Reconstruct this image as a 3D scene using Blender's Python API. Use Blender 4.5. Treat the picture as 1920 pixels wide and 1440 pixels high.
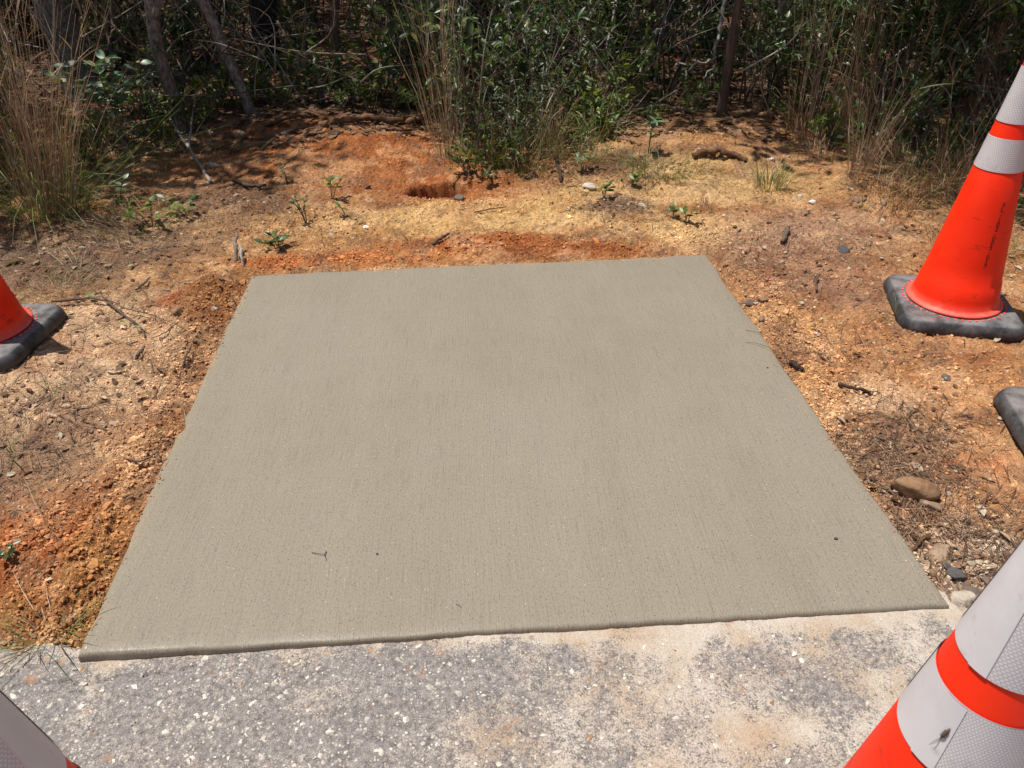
import bpy, bmesh, math, random
import numpy as np
from mathutils import Vector, Matrix

# ------------------------------------------------------------------ camera, world, sun, exposure
sc = bpy.context.scene
for o in list(bpy.data.objects):
    bpy.data.objects.remove(o)
COL = sc.collection
CAM_H, PITCH, ROLL, FPX = 1.30, math.radians(33.9), math.radians(0.8), 1442.0
cp, sp = math.cos(PITCH), math.sin(PITCH)
_r, _d, FWD = Vector((1, 0, 0)), Vector((0, -sp, -cp)), Vector((0, cp, -sp))
RIGHT = math.cos(ROLL) * _r + math.sin(ROLL) * _d
DOWN = -math.sin(ROLL) * _r + math.cos(ROLL) * _d
cd = bpy.data.cameras.new('camera')
cam = bpy.data.objects.new('camera', cd)
COL.objects.link(cam)
cam.matrix_world = Matrix(((RIGHT.x, -DOWN.x, -FWD.x, 0), (RIGHT.y, -DOWN.y, -FWD.y, 0), (RIGHT.z, -DOWN.z, -FWD.z, CAM_H), (0, 0, 0, 1)))
cd.sensor_fit = 'HORIZONTAL'
cd.sensor_width = 36.0
cd.lens = FPX / 1920 * 36.0
cd.clip_start, cd.clip_end = 0.05, 500
cd.dof.use_dof = True
cd.dof.focus_distance = 2.1
cd.dof.aperture_fstop = 16.0
sc.camera = cam

SUN = Vector((-0.285, 0.06, 0.91)).normalized()
world = bpy.data.worlds.new('World')
sc.world = world
world.use_nodes = True
wn = world.node_tree.nodes
sky = wn.new('ShaderNodeTexSky')
sky.sky_type = 'NISHITA'
sky.sun_disc = False
sky.sun_elevation = math.asin(SUN.z)
sky.sun_rotation = math.atan2(SUN.x, SUN.y)
sky.air_density, sky.dust_density = 1.0, 1.4
wn['Background'].inputs['Strength'].default_value = 0.07
world.node_tree.links.new(sky.outputs[0], wn['Background'].inputs['Color'])
sl = bpy.data.lights.new('sun', 'SUN')
sl.energy, sl.angle, sl.color = 5.0, math.radians(0.55), (1.0, 0.955, 0.89)
sun = bpy.data.objects.new('sun', sl)
COL.objects.link(sun)
sun.rotation_euler = SUN.to_track_quat('Z', 'Y').to_euler()
sun.location = (-3, 1, 9)
sc.view_settings.view_transform = 'Standard'
sc.view_settings.look = 'None'
sc.view_settings.exposure = 0.20
sc.view_settings.gamma = 1.0

RNG = np.random.default_rng(7)

# ------------------------------------------------------------------ numpy noise
_perm = np.random.default_rng(3).random((256, 256)).astype(np.float64)
def vnoise(x, y):
    xi, yi = np.floor(x).astype(int), np.floor(y).astype(int)
    fx, fy = x - xi, y - yi
    fx, fy = fx * fx * (3 - 2 * fx), fy * fy * (3 - 2 * fy)
    g = lambda a, b: _perm[a & 255, b & 255]
    return ((g(xi, yi) * (1 - fx) + g(xi + 1, yi) * fx) * (1 - fy) + (g(xi, yi + 1) * (1 - fx) + g(xi + 1, yi + 1) * fx) * fy) * 2 - 1
def fbm(x, y, s, oct=4, seed=0):
    a, t, n = 1.0, 0.0, 0.0
    c, q = math.cos(.6), math.sin(.6)
    x, y = x * s + seed * 17.3, y * s + seed * 9.1
    for _ in range(oct):
        n = n + a * vnoise(x, y); t += a; a *= .5
        x, y = (x * c - y * q) * 2.03 + 3.7, (x * q + y * c) * 2.03 + 1.3
    return n / t
def sstep(a, b, v):
    t = np.clip((v - a) / (b - a), 0, 1)
    return t * t * (3 - 2 * t)

# ------------------------------------------------------------------ layout: pad corners, road edge, ground height
PAD = np.array([(-0.884, 0.984), (0.917, 1.076), (0.790, 2.853), (-1.008, 2.720)])   # near left, near right, far right, far left
def edge_y(x):                       # where the road stops and the verge starts
    return 1.030 + 0.0511 * x
def pad_dist(x, y):                  # signed distance to pad outline, positive outside
    d = np.full(np.shape(x), -1e9)
    for i in range(4):
        a, b = PAD[i], PAD[(i + 1) % 4]
        e = (b - a) / np.linalg.norm(b - a)
        d = np.maximum(d, (x - a[0]) * e[1] - (y - a[1]) * e[0])
    return d
def plane_pt(px, py, z=0.0):
    d = RIGHT * ((px - 960) / FPX) + DOWN * ((py - 720) / FPX) + FWD
    t = (z - CAM_H) / d.z
    return np.array([d.x * t, d.y * t])
# lumps and hollows: image-survey point, radius x, radius y, height
LUMPS = [((700, 285), .62, .40, .085), ((560, 230), .5, .35, .05), ((1230, 290), .42, .34, .075), ((1360, 275), .35, .4, .05),
         ((818, 352), .155, .095, -.13), ((820, 385), .20, .07, .02), ((900, 330), .2, .12, .03), ((980, 448), .55, .07, .020), ((620, 478), .30, .07, .018),
         ((390, 545), .10, .16, .045), ((350, 640), .12, .16, .036), ((280, 830), .11, .18, .034), ((190, 1010), .10, .14, .040),
         ((130, 1120), .07, .08, .030), ((40, 1010), .12, .12, .02), ((1450, 560), .10, .3, .012), ((1540, 700), .10, .2, .014), ((1690, 930), .10, .10, .012),
         ((260, 560), .2, .12, .012), ((1600, 330), .3, .3, .05), ((1500, 640), .12, .2, .012), ((1130, 400), .2, .08, .018), ((1330, 350), .25, .1, .03)]
LUMPS = [(plane_pt(*p), a, b, h) for p, a, b, h in LUMPS]
HOLE = LUMPS[4][0]
def ground_h(x, y):
    x, y = np.asarray(x, float), np.asarray(y, float)
    pd = pad_dist(x, y)
    wx, wy = x + .05 * fbm(x, y, 6, 2, 5), y + .05 * fbm(x, y, 6, 2, 6)
    h = -0.016 + .016 * fbm(x, y, 1.4, 3, 1) + .010 * fbm(x, y, 5, 3, 2)
    for c, a, b, k in LUMPS:
        d2 = ((wx - c[0]) / a) ** 2 + ((wy - c[1]) / b) ** 2
        if k < -.05:
            h = h + k * sstep(1.05, .80, np.sqrt(((x - c[0]) / a) ** 2 + ((y - c[1]) / b) ** 2) + .10 * fbm(x, y, 30, 2, 7))
        else:
            h = h + k * np.exp(-d2 * 1.4)
    h = h + .035 * sstep(3.6, 6, y) + .05 * sstep(4.2, 9, y) * fbm(x, y, .8, 2, 9)
    rough = .55 + .75 * sstep(.42, .02, pd) + .45 * sstep(2.95, 3.15, y) * sstep(5, 3.6, y) + .3 * (fbm(x, y, 1.7, 2, 12) > .12)
    n1, n2, n3 = fbm(x, y, 20, 3, 3), 1 - 2.2 * np.abs(fbm(x, y, 34, 3, 4)), 1 - 2.2 * np.abs(fbm(x, y, 75, 2, 8))
    h = h + rough * (.006 * np.maximum(fbm(x, y, 9, 4, 14), -.1) + .0105 * np.maximum(n1, -.25) + .0075 * np.maximum(n2, -.4) + .0040 * np.maximum(n3, -.5) - .006)
    # soil tight against the slab stays just under its top
    h = np.where(pd < .05, np.minimum(h, -.004 + .017 * fbm(x, y, 12, 4, 21) + pd * .35), h)
    h = np.where(pd < -.016, -.10, h)
    # down to the road
    e = y - edge_y(x) + .03 * fbm(x, y, 7, 3, 31)
    k = sstep(.10, -.03, e)
    return h * (1 - k) + k * (-.052)
def gz(x, y):
    return float(ground_h(np.array([x]), np.array([y]))[0])
def spot(px, py, lift=0.0):          # surveyed point on the ground
    z = 0.0
    for _ in range(6):
        p = plane_pt(px, py, z)
        z = .5 * z + .5 * gz(p[0], p[1])
    return Vector((p[0], p[1], gz(p[0], p[1]) + lift))

# ------------------------------------------------------------------ mesh helpers
def mesh_np(name, V, faces, tint=None, smooth=True):
    me = bpy.data.meshes.new(name)
    V = np.asarray(V, np.float32)
    me.vertices.add(len(V)); me.vertices.foreach_set('co', V.ravel())
    faces = [np.asarray(f, np.int32) for f in faces if len(f)]
    idx = np.concatenate([f.ravel() for f in faces])
    tot = np.concatenate([np.full(len(f), f.shape[1], np.int32) for f in faces])
    start = np.concatenate([[0], np.cumsum(tot)[:-1]]).astype(np.int32)
    me.loops.add(len(idx)); me.loops.foreach_set('vertex_index', idx)
    me.polygons.add(len(tot)); me.polygons.foreach_set('loop_start', start)
    me.polygons.foreach_set('use_smooth', np.full(len(tot), smooth, dtype=bool))
    if tint is not None:
        tint = np.asarray(tint, np.float32)
        if tint.ndim == 1:
            me.attributes.new('tint', 'FLOAT', 'POINT').data.foreach_set('value', tint)
        else:
            c = np.ones((len(V), 4), np.float32); c[:, :3] = tint
            me.attributes.new('soil', 'FLOAT_COLOR', 'POINT').data.foreach_set('color', c.ravel())
    me.update(calc_edges=True)
    return me
def link(name, me, mat=None, parent=None, loc=None):
    o = bpy.data.objects.new(name, me)
    COL.objects.link(o)
    if mat is not None:
        if me.materials: me.materials[0] = mat
        else: me.materials.append(mat)
    if parent: o.parent = parent
    if loc is not None: o.location = loc
    return o
def tag(o, label=None, cat=None, group=None, kind=None):
    if label: o['label'] = label
    if cat: o['category'] = cat
    if group: o['group'] = group
    if kind: o['kind'] = kind
    return o
def thing(name, loc, label, cat, group=None, rz=0.0):
    o = bpy.data.objects.new(name, None)
    COL.objects.link(o)
    o.empty_display_size = .05
    o.location = loc; o.rotation_euler = (0, 0, rz)
    return tag(o, label, cat, group)
class MB:
    def __init__(s): s.V, s.F, s.T, s.n = [], {}, [], 0
    def add(s, V, faces, tint=.5):
        V = np.asarray(V, float).reshape(-1, 3)
        for f in faces:
            f = np.asarray(f, int)
            if len(f): s.F.setdefault(f.shape[1], []).append(f + s.n)
        s.V.append(V); s.T.append(np.broadcast_to(np.asarray(tint, float), (len(V),))); s.n += len(V)
    def tube(s, P, R, k=6, tint=.5, cap=True):
        P = np.asarray(P, float); R = np.broadcast_to(np.asarray(R, float), (len(P),))
        T = np.gradient(P, axis=0); T /= np.linalg.norm(T, axis=1)[:, None] + 1e-9
        ref = np.array([0.0, 0, 1]) if abs(T[0][2]) < .9 else np.array([1.0, 0, 0])
        A = np.cross(T, ref); A /= np.linalg.norm(A, axis=1)[:, None] + 1e-9
        B = np.cross(T, A)
        th = np.arange(k) * 2 * math.pi / k
        V = P[:, None] + R[:, None, None] * (np.cos(th)[None, :, None] * A[:, None] + np.sin(th)[None, :, None] * B[:, None])
        n = len(P); i = np.arange(n - 1)[:, None] * k; j = np.arange(k)[None]; j2 = (j + 1) % k
        q = np.stack([i + j, i + j2, i + k + j2, i + k + j], -1).reshape(-1, 4)
        V = V.reshape(-1, 3); F = [q]
        if cap:
            V = np.vstack([V, P[0], P[-1]]); a, b = n * k, n * k + 1
            F.append(np.array([(a, (t + 1) % k, t) for t in range(k)] + [(b, (n - 1) * k + t, (n - 1) * k + (t + 1) % k) for t in range(k)]))
        s.add(V, F, tint)
    def ribbon(s, P, W, side, tint=.5):
        P = np.asarray(P, float); W = np.asarray(W, float); n = len(P)
        L, R = P - side * W[:, None] / 2, P + side * W[:, None] / 2
        V = np.empty((2 * n, 3)); V[0::2], V[1::2] = L, R
        i = np.arange(n - 1) * 2
        s.add(V, [np.stack([i, i + 1, i + 3, i + 2], -1)], tint)
    def mesh(s, name, smooth=True):
        return mesh_np(name, np.vstack(s.V), [np.vstack(f) for f in s.F.values()], np.concatenate(s.T), smooth)
    def build(s, name, mat, parent=None, loc=None, smooth=True):
        return link(name, s.mesh(name, smooth), mat, parent, loc)
def curve_pts(P, n=8):               # smooth polyline through control points
    P = np.asarray(P, float); m = len(P)
    Q = np.vstack([2 * P[0] - P[1], P, 2 * P[-1] - P[-2]]); out = []
    for i in range(m - 1):
        p0, p1, p2, p3 = Q[i:i + 4]
        for t in np.linspace(0, 1, n, endpoint=False):
            out.append(.5 * (2 * p1 + (p2 - p0) * t + (2 * p0 - 5 * p1 + 4 * p2 - p3) * t * t + (3 * p1 - 3 * p2 + p3 - p0) * t ** 3))
    return np.vstack(out + [P[-1]])
# leaf: unit length along +Y, base at origin
LEAF_V = np.array([(0, 0, 0), (-.42, .30, .05), (0, .30, -.02), (.42, .30, .05), (-.40, .66, .03), (0, .66, -.05), (.40, .66, .03), (0, 1, -.12)])
LEAF_T = np.array([(0, 2, 1), (0, 3, 2), (4, 5, 7), (5, 6, 7)])
LEAF_Q = np.array([(1, 2, 5, 4), (2, 3, 6, 5)])
def norm(a): return a / (np.linalg.norm(a, axis=-1, keepdims=True) + 1e-9)
def add_leaves(mb, P, D, U, L, W, T):
    P, D, U = np.asarray(P), norm(np.asarray(D)), np.asarray(U)
    X = norm(np.cross(D, U)); Z = np.cross(X, D); n = len(P)
    L, W = np.asarray(L)[:, None, None], np.asarray(W)[:, None, None]
    V = P[:, None] + LEAF_V[None, :, 0:1] * X[:, None] * W + LEAF_V[None, :, 1:2] * D[:, None] * L + LEAF_V[None, :, 2:3] * Z[:, None] * L
    off = (np.arange(n) * 8)[:, None, None]
    mb.add(V.reshape(-1, 3), [(LEAF_T[None] + off).reshape(-1, 3), (LEAF_Q[None] + off).reshape(-1, 4)], np.repeat(np.asarray(T), 8))
def rot_rand(n, rng):
    q = rng.normal(size=(n, 4)); q /= np.linalg.norm(q, axis=1)[:, None]
    w, x, y, z = q.T
    return np.stack([1 - 2 * (y * y + z * z), 2 * (x * y - z * w), 2 * (x * z + y * w), 2 * (x * y + z * w), 1 - 2 * (x * x + z * z), 2 * (y * z - x * w),
                     2 * (x * z - y * w), 2 * (y * z + x * w), 1 - 2 * (x * x + y * y)], -1).reshape(n, 3, 3)
_b = bmesh.new(); bmesh.ops.create_icosphere(_b, subdivisions=1, radius=1)
ICO_V = np.array([v.co for v in _b.verts]); ICO_F = np.array([[v.index for v in f.verts] for f in _b.faces]); _b.free()
_b = bmesh.new(); bmesh.ops.create_icosphere(_b, subdivisions=3, radius=1)
ICO2_V = np.array([v.co for v in _b.verts]); ICO2_F = np.array([[v.index for v in f.verts] for f in _b.faces]); _b.free()

# ------------------------------------------------------------------ materials
class NT:
    def __init__(s, name):
        s.m = bpy.data.materials.new(name); s.m.use_nodes = True
        s.t = s.m.node_tree; s.b = s.t.nodes['Principled BSDF']; s.out = s.t.nodes['Material Output']
    def n(s, kind, **kw):
        nd = s.t.nodes.new('ShaderNode' + kind)
        for k, v in kw.items():
            if k in nd.inputs.keys() if isinstance(k, str) else False: pass
            setattr(nd, k, v)
        return nd
    def put(s, sock, v):
        if isinstance(v, bpy.types.NodeSocket): s.t.links.new(v, sock)
        elif v is not None: sock.default_value = v if not (isinstance(v, tuple) and len(v) == 3 and sock.type == 'RGBA') else (*v, 1)
    def coord(s, which='Object', scale=None, rot=None):
        c = s.n('TexCoord').outputs[which]
        if scale is None and rot is None: return c
        m = s.n('Mapping'); s.t.links.new(c, m.inputs[0])
        if scale is not None: m.inputs['Scale'].default_value = scale if isinstance(scale, tuple) else (scale,) * 3
        if rot is not None: m.inputs['Rotation'].default_value = rot
        return m.outputs[0]
    def noise(s, vec, scale, detail=4, rough=.55, out='Fac'):
        x = s.n('TexNoise'); s.put(x.inputs['Vector'], vec); x.inputs['Scale'].default_value = scale
        x.inputs['Detail'].default_value = detail; x.inputs['Roughness'].default_value = rough
        return x.outputs[out]
    def voro(s, vec, scale, feature='F1', out='Distance', rnd=1.0):
        x = s.n('TexVoronoi', feature=feature); s.put(x.inputs['Vector'], vec); x.inputs['Scale'].default_value = scale
        x.inputs['Randomness'].default_value = rnd
        return x.outputs[out]
    def ramp(s, fac, stops):
        r = s.n('ValToRGB'); s.put(r.inputs[0], fac); e = r.color_ramp.elements
        while len(e) < len(stops): e.new(.5)
        for el, (p, c) in zip(e, stops): el.position = p; el.color = (*c, 1) if len(c) == 3 else c
        return r.outputs[0]
    def rng(s, v, a, b, c=0.0, d=1.0):
        m = s.n('MapRange'); s.put(m.inputs[0], v)
        for i, q in enumerate((a, b, c, d)): m.inputs[i + 1].default_value = q
        return m.outputs[0]
    def math(s, op, a, b=None):
        m = s.n('Math', operation=op); s.put(m.inputs[0], a)
        if b is not None: s.put(m.inputs[1], b)
        return m.outputs[0]
    def mix(s, f, a, b, mode='MIX'):
        m = s.n('Mix', data_type='RGBA', blend_type=mode); s.put(m.inputs[0], f); s.put(m.inputs[6], a); s.put(m.inputs[7], b)
        return m.outputs[2]
    def bump(s, h, strength, dist, prev=None):
        b = s.n('Bump'); s.put(b.inputs['Height'], h); b.inputs['Strength'].default_value = strength; b.inputs['Distance'].default_value = dist
        if prev is not None: s.put(b.inputs['Normal'], prev)
        return b.outputs[0]
    def attr(s, name, out='Fac'):
        a = s.n('Attribute'); a.attribute_name = name
        return a.outputs[out]
    def done(s, col=None, rough=None, normal=None, **kw):
        if col is not None: s.put(s.b.inputs['Base Color'], col)
        if rough is not None: s.put(s.b.inputs['Roughness'], rough)
        if normal is not None: s.put(s.b.inputs['Normal'], normal)
        for k, v in kw.items(): s.put(s.b.inputs[k.replace('_', ' ')], v)
        return s.m

def m_soil():
    t = NT('loose_sandy_soil'); c = t.coord('Object')
    col = t.attr('soil', 'Color')
    f1, f2, f3 = t.noise(c, 9, 5, .6), t.noise(c, 70, 4, .65), t.noise(c, 330, 3, .7)
    col = t.mix(1.0, col, t.ramp(f1, [(.25, (.72, .66, .62)), (.55, (1, 1, 1)), (.8, (1.18, 1.14, 1.1))]), 'MULTIPLY')
    col = t.mix(1.0, col, t.ramp(f2, [(.28, (.50, .46, .43)), (.47, (1, 1, 1)), (.75, (1.25, 1.25, 1.25))]), 'MULTIPLY')
    col = t.mix(1.0, col, t.ramp(f3, [(.27, (.48, .45, .43)), (.48, (1, 1, 1)), (.75, (1.35, 1.35, 1.35))]), 'MULTIPLY')
    # pale shell and quartz grains
    v = t.n('TexVoronoi'); t.put(v.inputs['Vector'], c); v.inputs['Scale'].default_value = 120
    sep = t.n('SeparateColor'); t.put(sep.inputs[0], v.outputs['Color'])
    grain = t.math('MULTIPLY', t.math('LESS_THAN', v.outputs['Distance'], .30), t.math('GREATER_THAN', sep.outputs[0], .93))
    col = t.mix(grain, col, (.62, .55, .45))
    dark = t.math('MULTIPLY', t.math('LESS_THAN', v.outputs['Distance'], .26), t.math('LESS_THAN', sep.outputs[0], .07))
    col = t.mix(dark, col, (.06, .04, .03))
    b = t.bump(f2, 1.0, .020)
    b = t.bump(f3, 1.0, .010, b)
    b = t.bump(t.noise(c, 900, 2), .5, .0012, b)
    return t.done(col, .95, b, Specular_IOR_Level=.15)
def m_crumb():
    t = NT('soil_crumb'); c = t.coord('Object')
    col = t.attr('soil', 'Color')
    col = t.mix(1.0, col, t.ramp(t.noise(c, 240, 3), [(.3, (.7, .68, .66)), (.7, (1.2, 1.2, 1.2))]), 'MULTIPLY')
    return t.done(col, .95, t.bump(t.noise(c, 500, 3), .7, .002), Specular_IOR_Level=.15)
def m_road():
    t = NT('worn_shell_asphalt'); c = t.coord('Object')
    dust = t.attr('tint')
    n1, n2, n3 = t.noise(c, 14, 5, .6), t.noise(c, 90, 4, .65), t.noise(c, 420, 3, .7)
    base = t.ramp(n2, [(.25, (.095, .084, .078)), (.5, (.225, .202, .188)), (.78, (.39, .355, .33))])
    base = t.mix(1.0, base, t.ramp(n3, [(.25, (.42, .42, .42)), (.5, (1, 1, 1)), (.75, (1.6, 1.58, 1.55))]), 'MULTIPLY')
    v = t.n('TexVoronoi'); t.put(v.inputs['Vector'], c); v.inputs['Scale'].default_value = 150
    sep = t.n('SeparateColor'); t.put(sep.inputs[0], v.outputs['Color'])
    st = t.math('MULTIPLY', t.math('LESS_THAN', v.outputs['Distance'], .36), t.math('GREATER_THAN', sep.outputs[0], .72))
    scol = t.ramp(sep.outputs[1], [(0, (.30, .25, .20)), (.5, (.42, .38, .33)), (.9, (.58, .54, .48)), (1, (.44, .30, .18))])
    base = t.mix(st, base, scol)
    v2 = t.n('TexVoronoi'); t.put(v2.inputs['Vector'], c); v2.inputs['Scale'].default_value = 330
    sep2 = t.n('SeparateColor'); t.put(sep2.inputs[0], v2.outputs['Color'])
    st2 = t.math('MULTIPLY', t.math('LESS_THAN', v2.outputs['Distance'], .36), t.math('GREATER_THAN', sep2.outputs[0], .62))
    base = t.mix(st2, base, t.ramp(sep2.outputs[1], [(0, (.22, .19, .16)), (1, (.48, .44, .39))]))
    # sandy fines lie in broken blotches where the dust attribute is high
    k = t.math('ADD', t.math('MULTIPLY', n2, .45), t.math('MULTIPLY', n1, .30))
    k = t.math('ADD', t.math('ADD', k, t.math('MULTIPLY', t.noise(c, 260, 4, .75), 1.15)), dust)
    m = t.rng(k, 1.20, 1.33, 0, .95)
    sand = t.ramp(t.noise(c, 7, 4), [(.32, (.46, .335, .22)), (.5, (.52, .435, .345)), (.7, (.58, .52, .45))])
    sand = t.mix(1.0, sand, t.ramp(n3, [(.28, (.60, .58, .56)), (.5, (1, 1, 1)), (.68, (1.12, 1.12, 1.12))]), 'MULTIPLY')
    base = t.mix(m, base, sand)
    rust = t.rng(t.noise(c, 26, 3), .66, .72, 0, .55)
    base = t.mix(rust, base, (.42, .22, .10))
    b = t.bump(n2, .6, .006); b = t.bump(n3, .8, .003, b); b = t.bump(v.outputs['Distance'], .4, .0015, b)
    return t.done(base, t.rng(n2, .3, .7, .65, .9), b, Specular_IOR_Level=.3)
def m_concrete():
    t = NT('fresh_broomed_concrete'); o = t.coord('Object')
    # slight sway of the broom strokes
    sway = t.noise(t.coord('Object', (.9, .7, 1)), 1.0, 1)
    c = t.n('CombineXYZ'); s = t.n('SeparateXYZ'); t.put(s.inputs[0], o)
    t.put(c.inputs[0], t.math('ADD', s.outputs[0], t.math('MULTIPLY', sway, .10))); t.put(c.inputs[1], s.outputs[1])
    m = t.n('Mapping'); t.put(m.inputs[0], c.outputs[0]); m.inputs['Scale'].default_value = (230, 9, 1)
    stroke = t.noise(m.outputs[0], 1.0, 3, .6)
    m2 = t.n('Mapping'); t.put(m2.inputs[0], c.outputs[0]); m2.inputs['Scale'].default_value = (330, 110, 1)
    stroke2 = t.noise(m2.outputs[0], 1.0, 2, .6)
    big, mid, fine = t.noise(o, 1.6, 3, .5), t.noise(o, 6, 4, .6), t.noise(o, 380, 2, .6)
    col = t.ramp(big, [(.3, (.218, .188, .138)), (.5, (.225, .195, .145)), (.72, (.232, .203, .155))])
    col = t.mix(1.0, col, t.ramp(mid, [(.28, (.97, .97, .97)), (.5, (1, 1, 1)), (.75, (1.02, 1.02, 1.02))]), 'MULTIPLY')
    col = t.mix(1.0, col, t.ramp(stroke, [(.25, (.81, .80, .79)), (.45, (1, 1, 1)), (.8, (1.05, 1.05, 1.05))]), 'MULTIPLY')
    col = t.mix(1.0, col, t.ramp(stroke2, [(.25, (.78, .77, .76)), (.45, (1, 1, 1)), (.8, (1.08, 1.08, 1.08))]), 'MULTIPLY')
    col = t.mix(1.0, col, t.ramp(t.noise(t.coord('Object', (300, 170, 1)), 1.0, 3, .7), [(.30, (.58, .56, .53)), (.42, (.96, .96, .96)), (.55, (1.03, 1.03, 1.03)), (.72, (1.16, 1.16, 1.15))]), 'MULTIPLY')
    v = t.n('TexVoronoi'); t.put(v.inputs['Vector'], o); v.inputs['Scale'].default_value = 150
    sep = t.n('SeparateColor'); t.put(sep.inputs[0], v.outputs['Color'])
    pit = t.math('MULTIPLY', t.math('LESS_THAN', v.outputs['Distance'], .20), t.math('GREATER_THAN', sep.outputs[0], .80))
    col = t.mix(t.math('MULTIPLY', pit, .8), col, (.06, .05, .04))
    gr = t.math('MULTIPLY', t.math('LESS_THAN', v.outputs['Distance'], .15), t.math('LESS_THAN', sep.outputs[0], .05))
    col = t.mix(gr, col, (.55, .52, .45))
    # bands left by successive broom passes, and soil dusted on along the rim
    m3 = t.n('Mapping'); t.put(m3.inputs[0], c.outputs[0]); m3.inputs['Scale'].default_value = (7, .5, 1)
    col = t.mix(1.0, col, t.ramp(t.noise(m3.outputs[0], 1.0, 3, .6), [(.3, (.96, .955, .95)), (.5, (1, 1, 1)), (.7, (1.03, 1.03, 1.03))]), 'MULTIPLY')
    ed = t.math('ADD', t.attr('edge'), t.math('MULTIPLY', t.math('SUBTRACT', t.noise(o, 26, 5, .7), .5), 1.5))
    ed = t.math('MULTIPLY', t.rng(ed, .62, 1.25, 0, .75), t.rng(t.noise(o, 5, 3), .46, .60))
    col = t.mix(ed, col, (.42, .225, .10))
    b = t.bump(stroke, .55, .0028); b = t.bump(stroke2, .6, .0016, b); b = t.bump(fine, .5, .0012, b)
    wet = t.attr('tint')
    rough = t.math('SUBTRACT', t.rng(big, .35, .65, .66, .78), t.math('MULTIPLY', wet, .46))
    return t.done(col, rough, b, Specular_IOR_Level=.45)
def m_cone(name='fluorescent_orange_vinyl'):
    t = NT(name); o = t.coord('Object')
    n = t.noise(o, 12, 5, .6)
    col = t.mix(t.rng(n, .35, .7), (.93, .024, .002), (.98, .034, .003))
    st = t.noise(t.coord('Object', (9, 9, 26), (.5, .35, 0)), 1.0, 5, .7)
    col = t.mix(t.rng(st, .60, .72, 0, .75), col, (.26, .016, .006))
    dust = t.rng(t.noise(o, 30, 4, .7), .52, .75, 0, .25)
    s = t.n('SeparateXYZ'); t.put(s.inputs[0], o)
    foot = t.rng(s.outputs[2], .055, .085, 1, 0)
    col = t.mix(t.math('MULTIPLY', t.math('ADD', dust, .18), foot), col, (.75, .52, .42))
    return t.done(col, t.rng(n, .3, .7, .45, .6), t.bump(n, .15, .004), Specular_IOR_Level=.3, Subsurface_Weight=.06, Subsurface_Radius=(.03, .008, .003))
def m_rubber():
    t = NT('dusty_black_rubber'); o = t.coord('Object')
    n, f = t.noise(o, 18, 5, .65), t.noise(o, 160, 3, .6)
    col = t.mix(t.rng(n, .42, .72), (.030, .031, .034), (.12, .118, .118))
    col = t.mix(t.rng(t.noise(o, 60, 4, .7), .62, .75, 0, .5), col, (.22, .19, .165))
    nz = t.n('SeparateXYZ'); t.put(nz.inputs[0], t.n('NewGeometry').outputs['Normal'])
    col = t.mix(t.math('MULTIPLY', t.rng(nz.outputs[2], .75, .98), t.rng(n, .35, .6, .15, .65)), col, (.24, .23, .225))
    return t.done(col, t.rng(n, .3, .7, .45, .7), t.bump(f, .3, .002), Specular_IOR_Level=.4)
def m_band(hexed=True):
    t = NT('white_prismatic_sheeting' if hexed else 'white_smooth_sheeting'); uv = t.coord('UV')
    o = t.coord('Object')
    n = t.noise(o, 14, 4, .6)
    col = t.mix(t.rng(n, .3, .7), (.60, .56, .575), (.68, .645, .65))
    normal = None
    if hexed:
        q = t.n('SeparateXYZ'); t.put(q.inputs[0], uv); w = 2 * math.pi; ux, uy = t.math('MULTIPLY', q.outputs[0], w * .866), t.math('MULTIPLY', q.outputs[1], w)
        hy = t.math('MULTIPLY', uy, .5)                    # three cosine waves at 60 degrees make the honeycomb
        hx = t.math('ADD', t.math('ADD', t.math('COSINE', uy), t.math('COSINE', t.math('ADD', ux, hy))), t.math('COSINE', t.math('SUBTRACT', ux, hy)))
        cell = t.rng(hx, -1.3, .2)
        col = t.mix(1.0, col, t.ramp(cell, [(0, (.70, .68, .69)), (1, (1, 1, 1))]), 'MULTIPLY')
        normal = t.bump(cell, .2, .0006)
    dirt = t.rng(t.noise(o, 40, 5, .7), .60, .72, 0, .35)
    col = t.mix(dirt, col, (.30, .26, .23))
    return t.done(col, .34, normal, Specular_IOR_Level=.5)
def m_leaf(name, stops, rough=.38, trans=.22, spec=.5):
    t = NT(name); tint = t.attr('tint')
    col = t.ramp(tint, stops)
    col = t.mix(1.0, col, t.ramp(t.noise(t.coord('Object'), 90, 3), [(.3, (.78, .80, .78)), (.7, (1.2, 1.18, 1.15))]), 'MULTIPLY')
    t.done(col, rough, Specular_IOR_Level=spec)
    tr = t.n('BsdfTranslucent'); t.put(tr.inputs[0], t.mix(1.0, col, (1.5, 1.55, .7), 'MULTIPLY'))
    mx = t.n('MixShader'); mx.inputs[0].default_value = trans
    t.put(mx.inputs[1], t.b.outputs[0]); t.put(mx.inputs[2], tr.outputs[0]); t.put(t.out.inputs[0], mx.outputs[0])
    return t.m
def m_bark(name, a, b, c3, scale=(38, 38, 9)):
    t = NT(name); o = t.coord('Object', scale)
    n = t.noise(o, 1.0, 5, .7); v = t.voro(o, .8)
    col = t.ramp(n, [(.28, a), (.5, b), (.74, c3)])
    lich = t.rng(t.noise(t.coord('Object'), 16, 4, .6), .60, .68, 0, .45)
    col = t.mix(lich, col, (.30, .29, .26))
    bm = t.bump(v, .8, .012); bm = t.bump(n, .9, .008, bm)
    return t.done(col, .9, bm, Specular_IOR_Level=.2)
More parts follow.
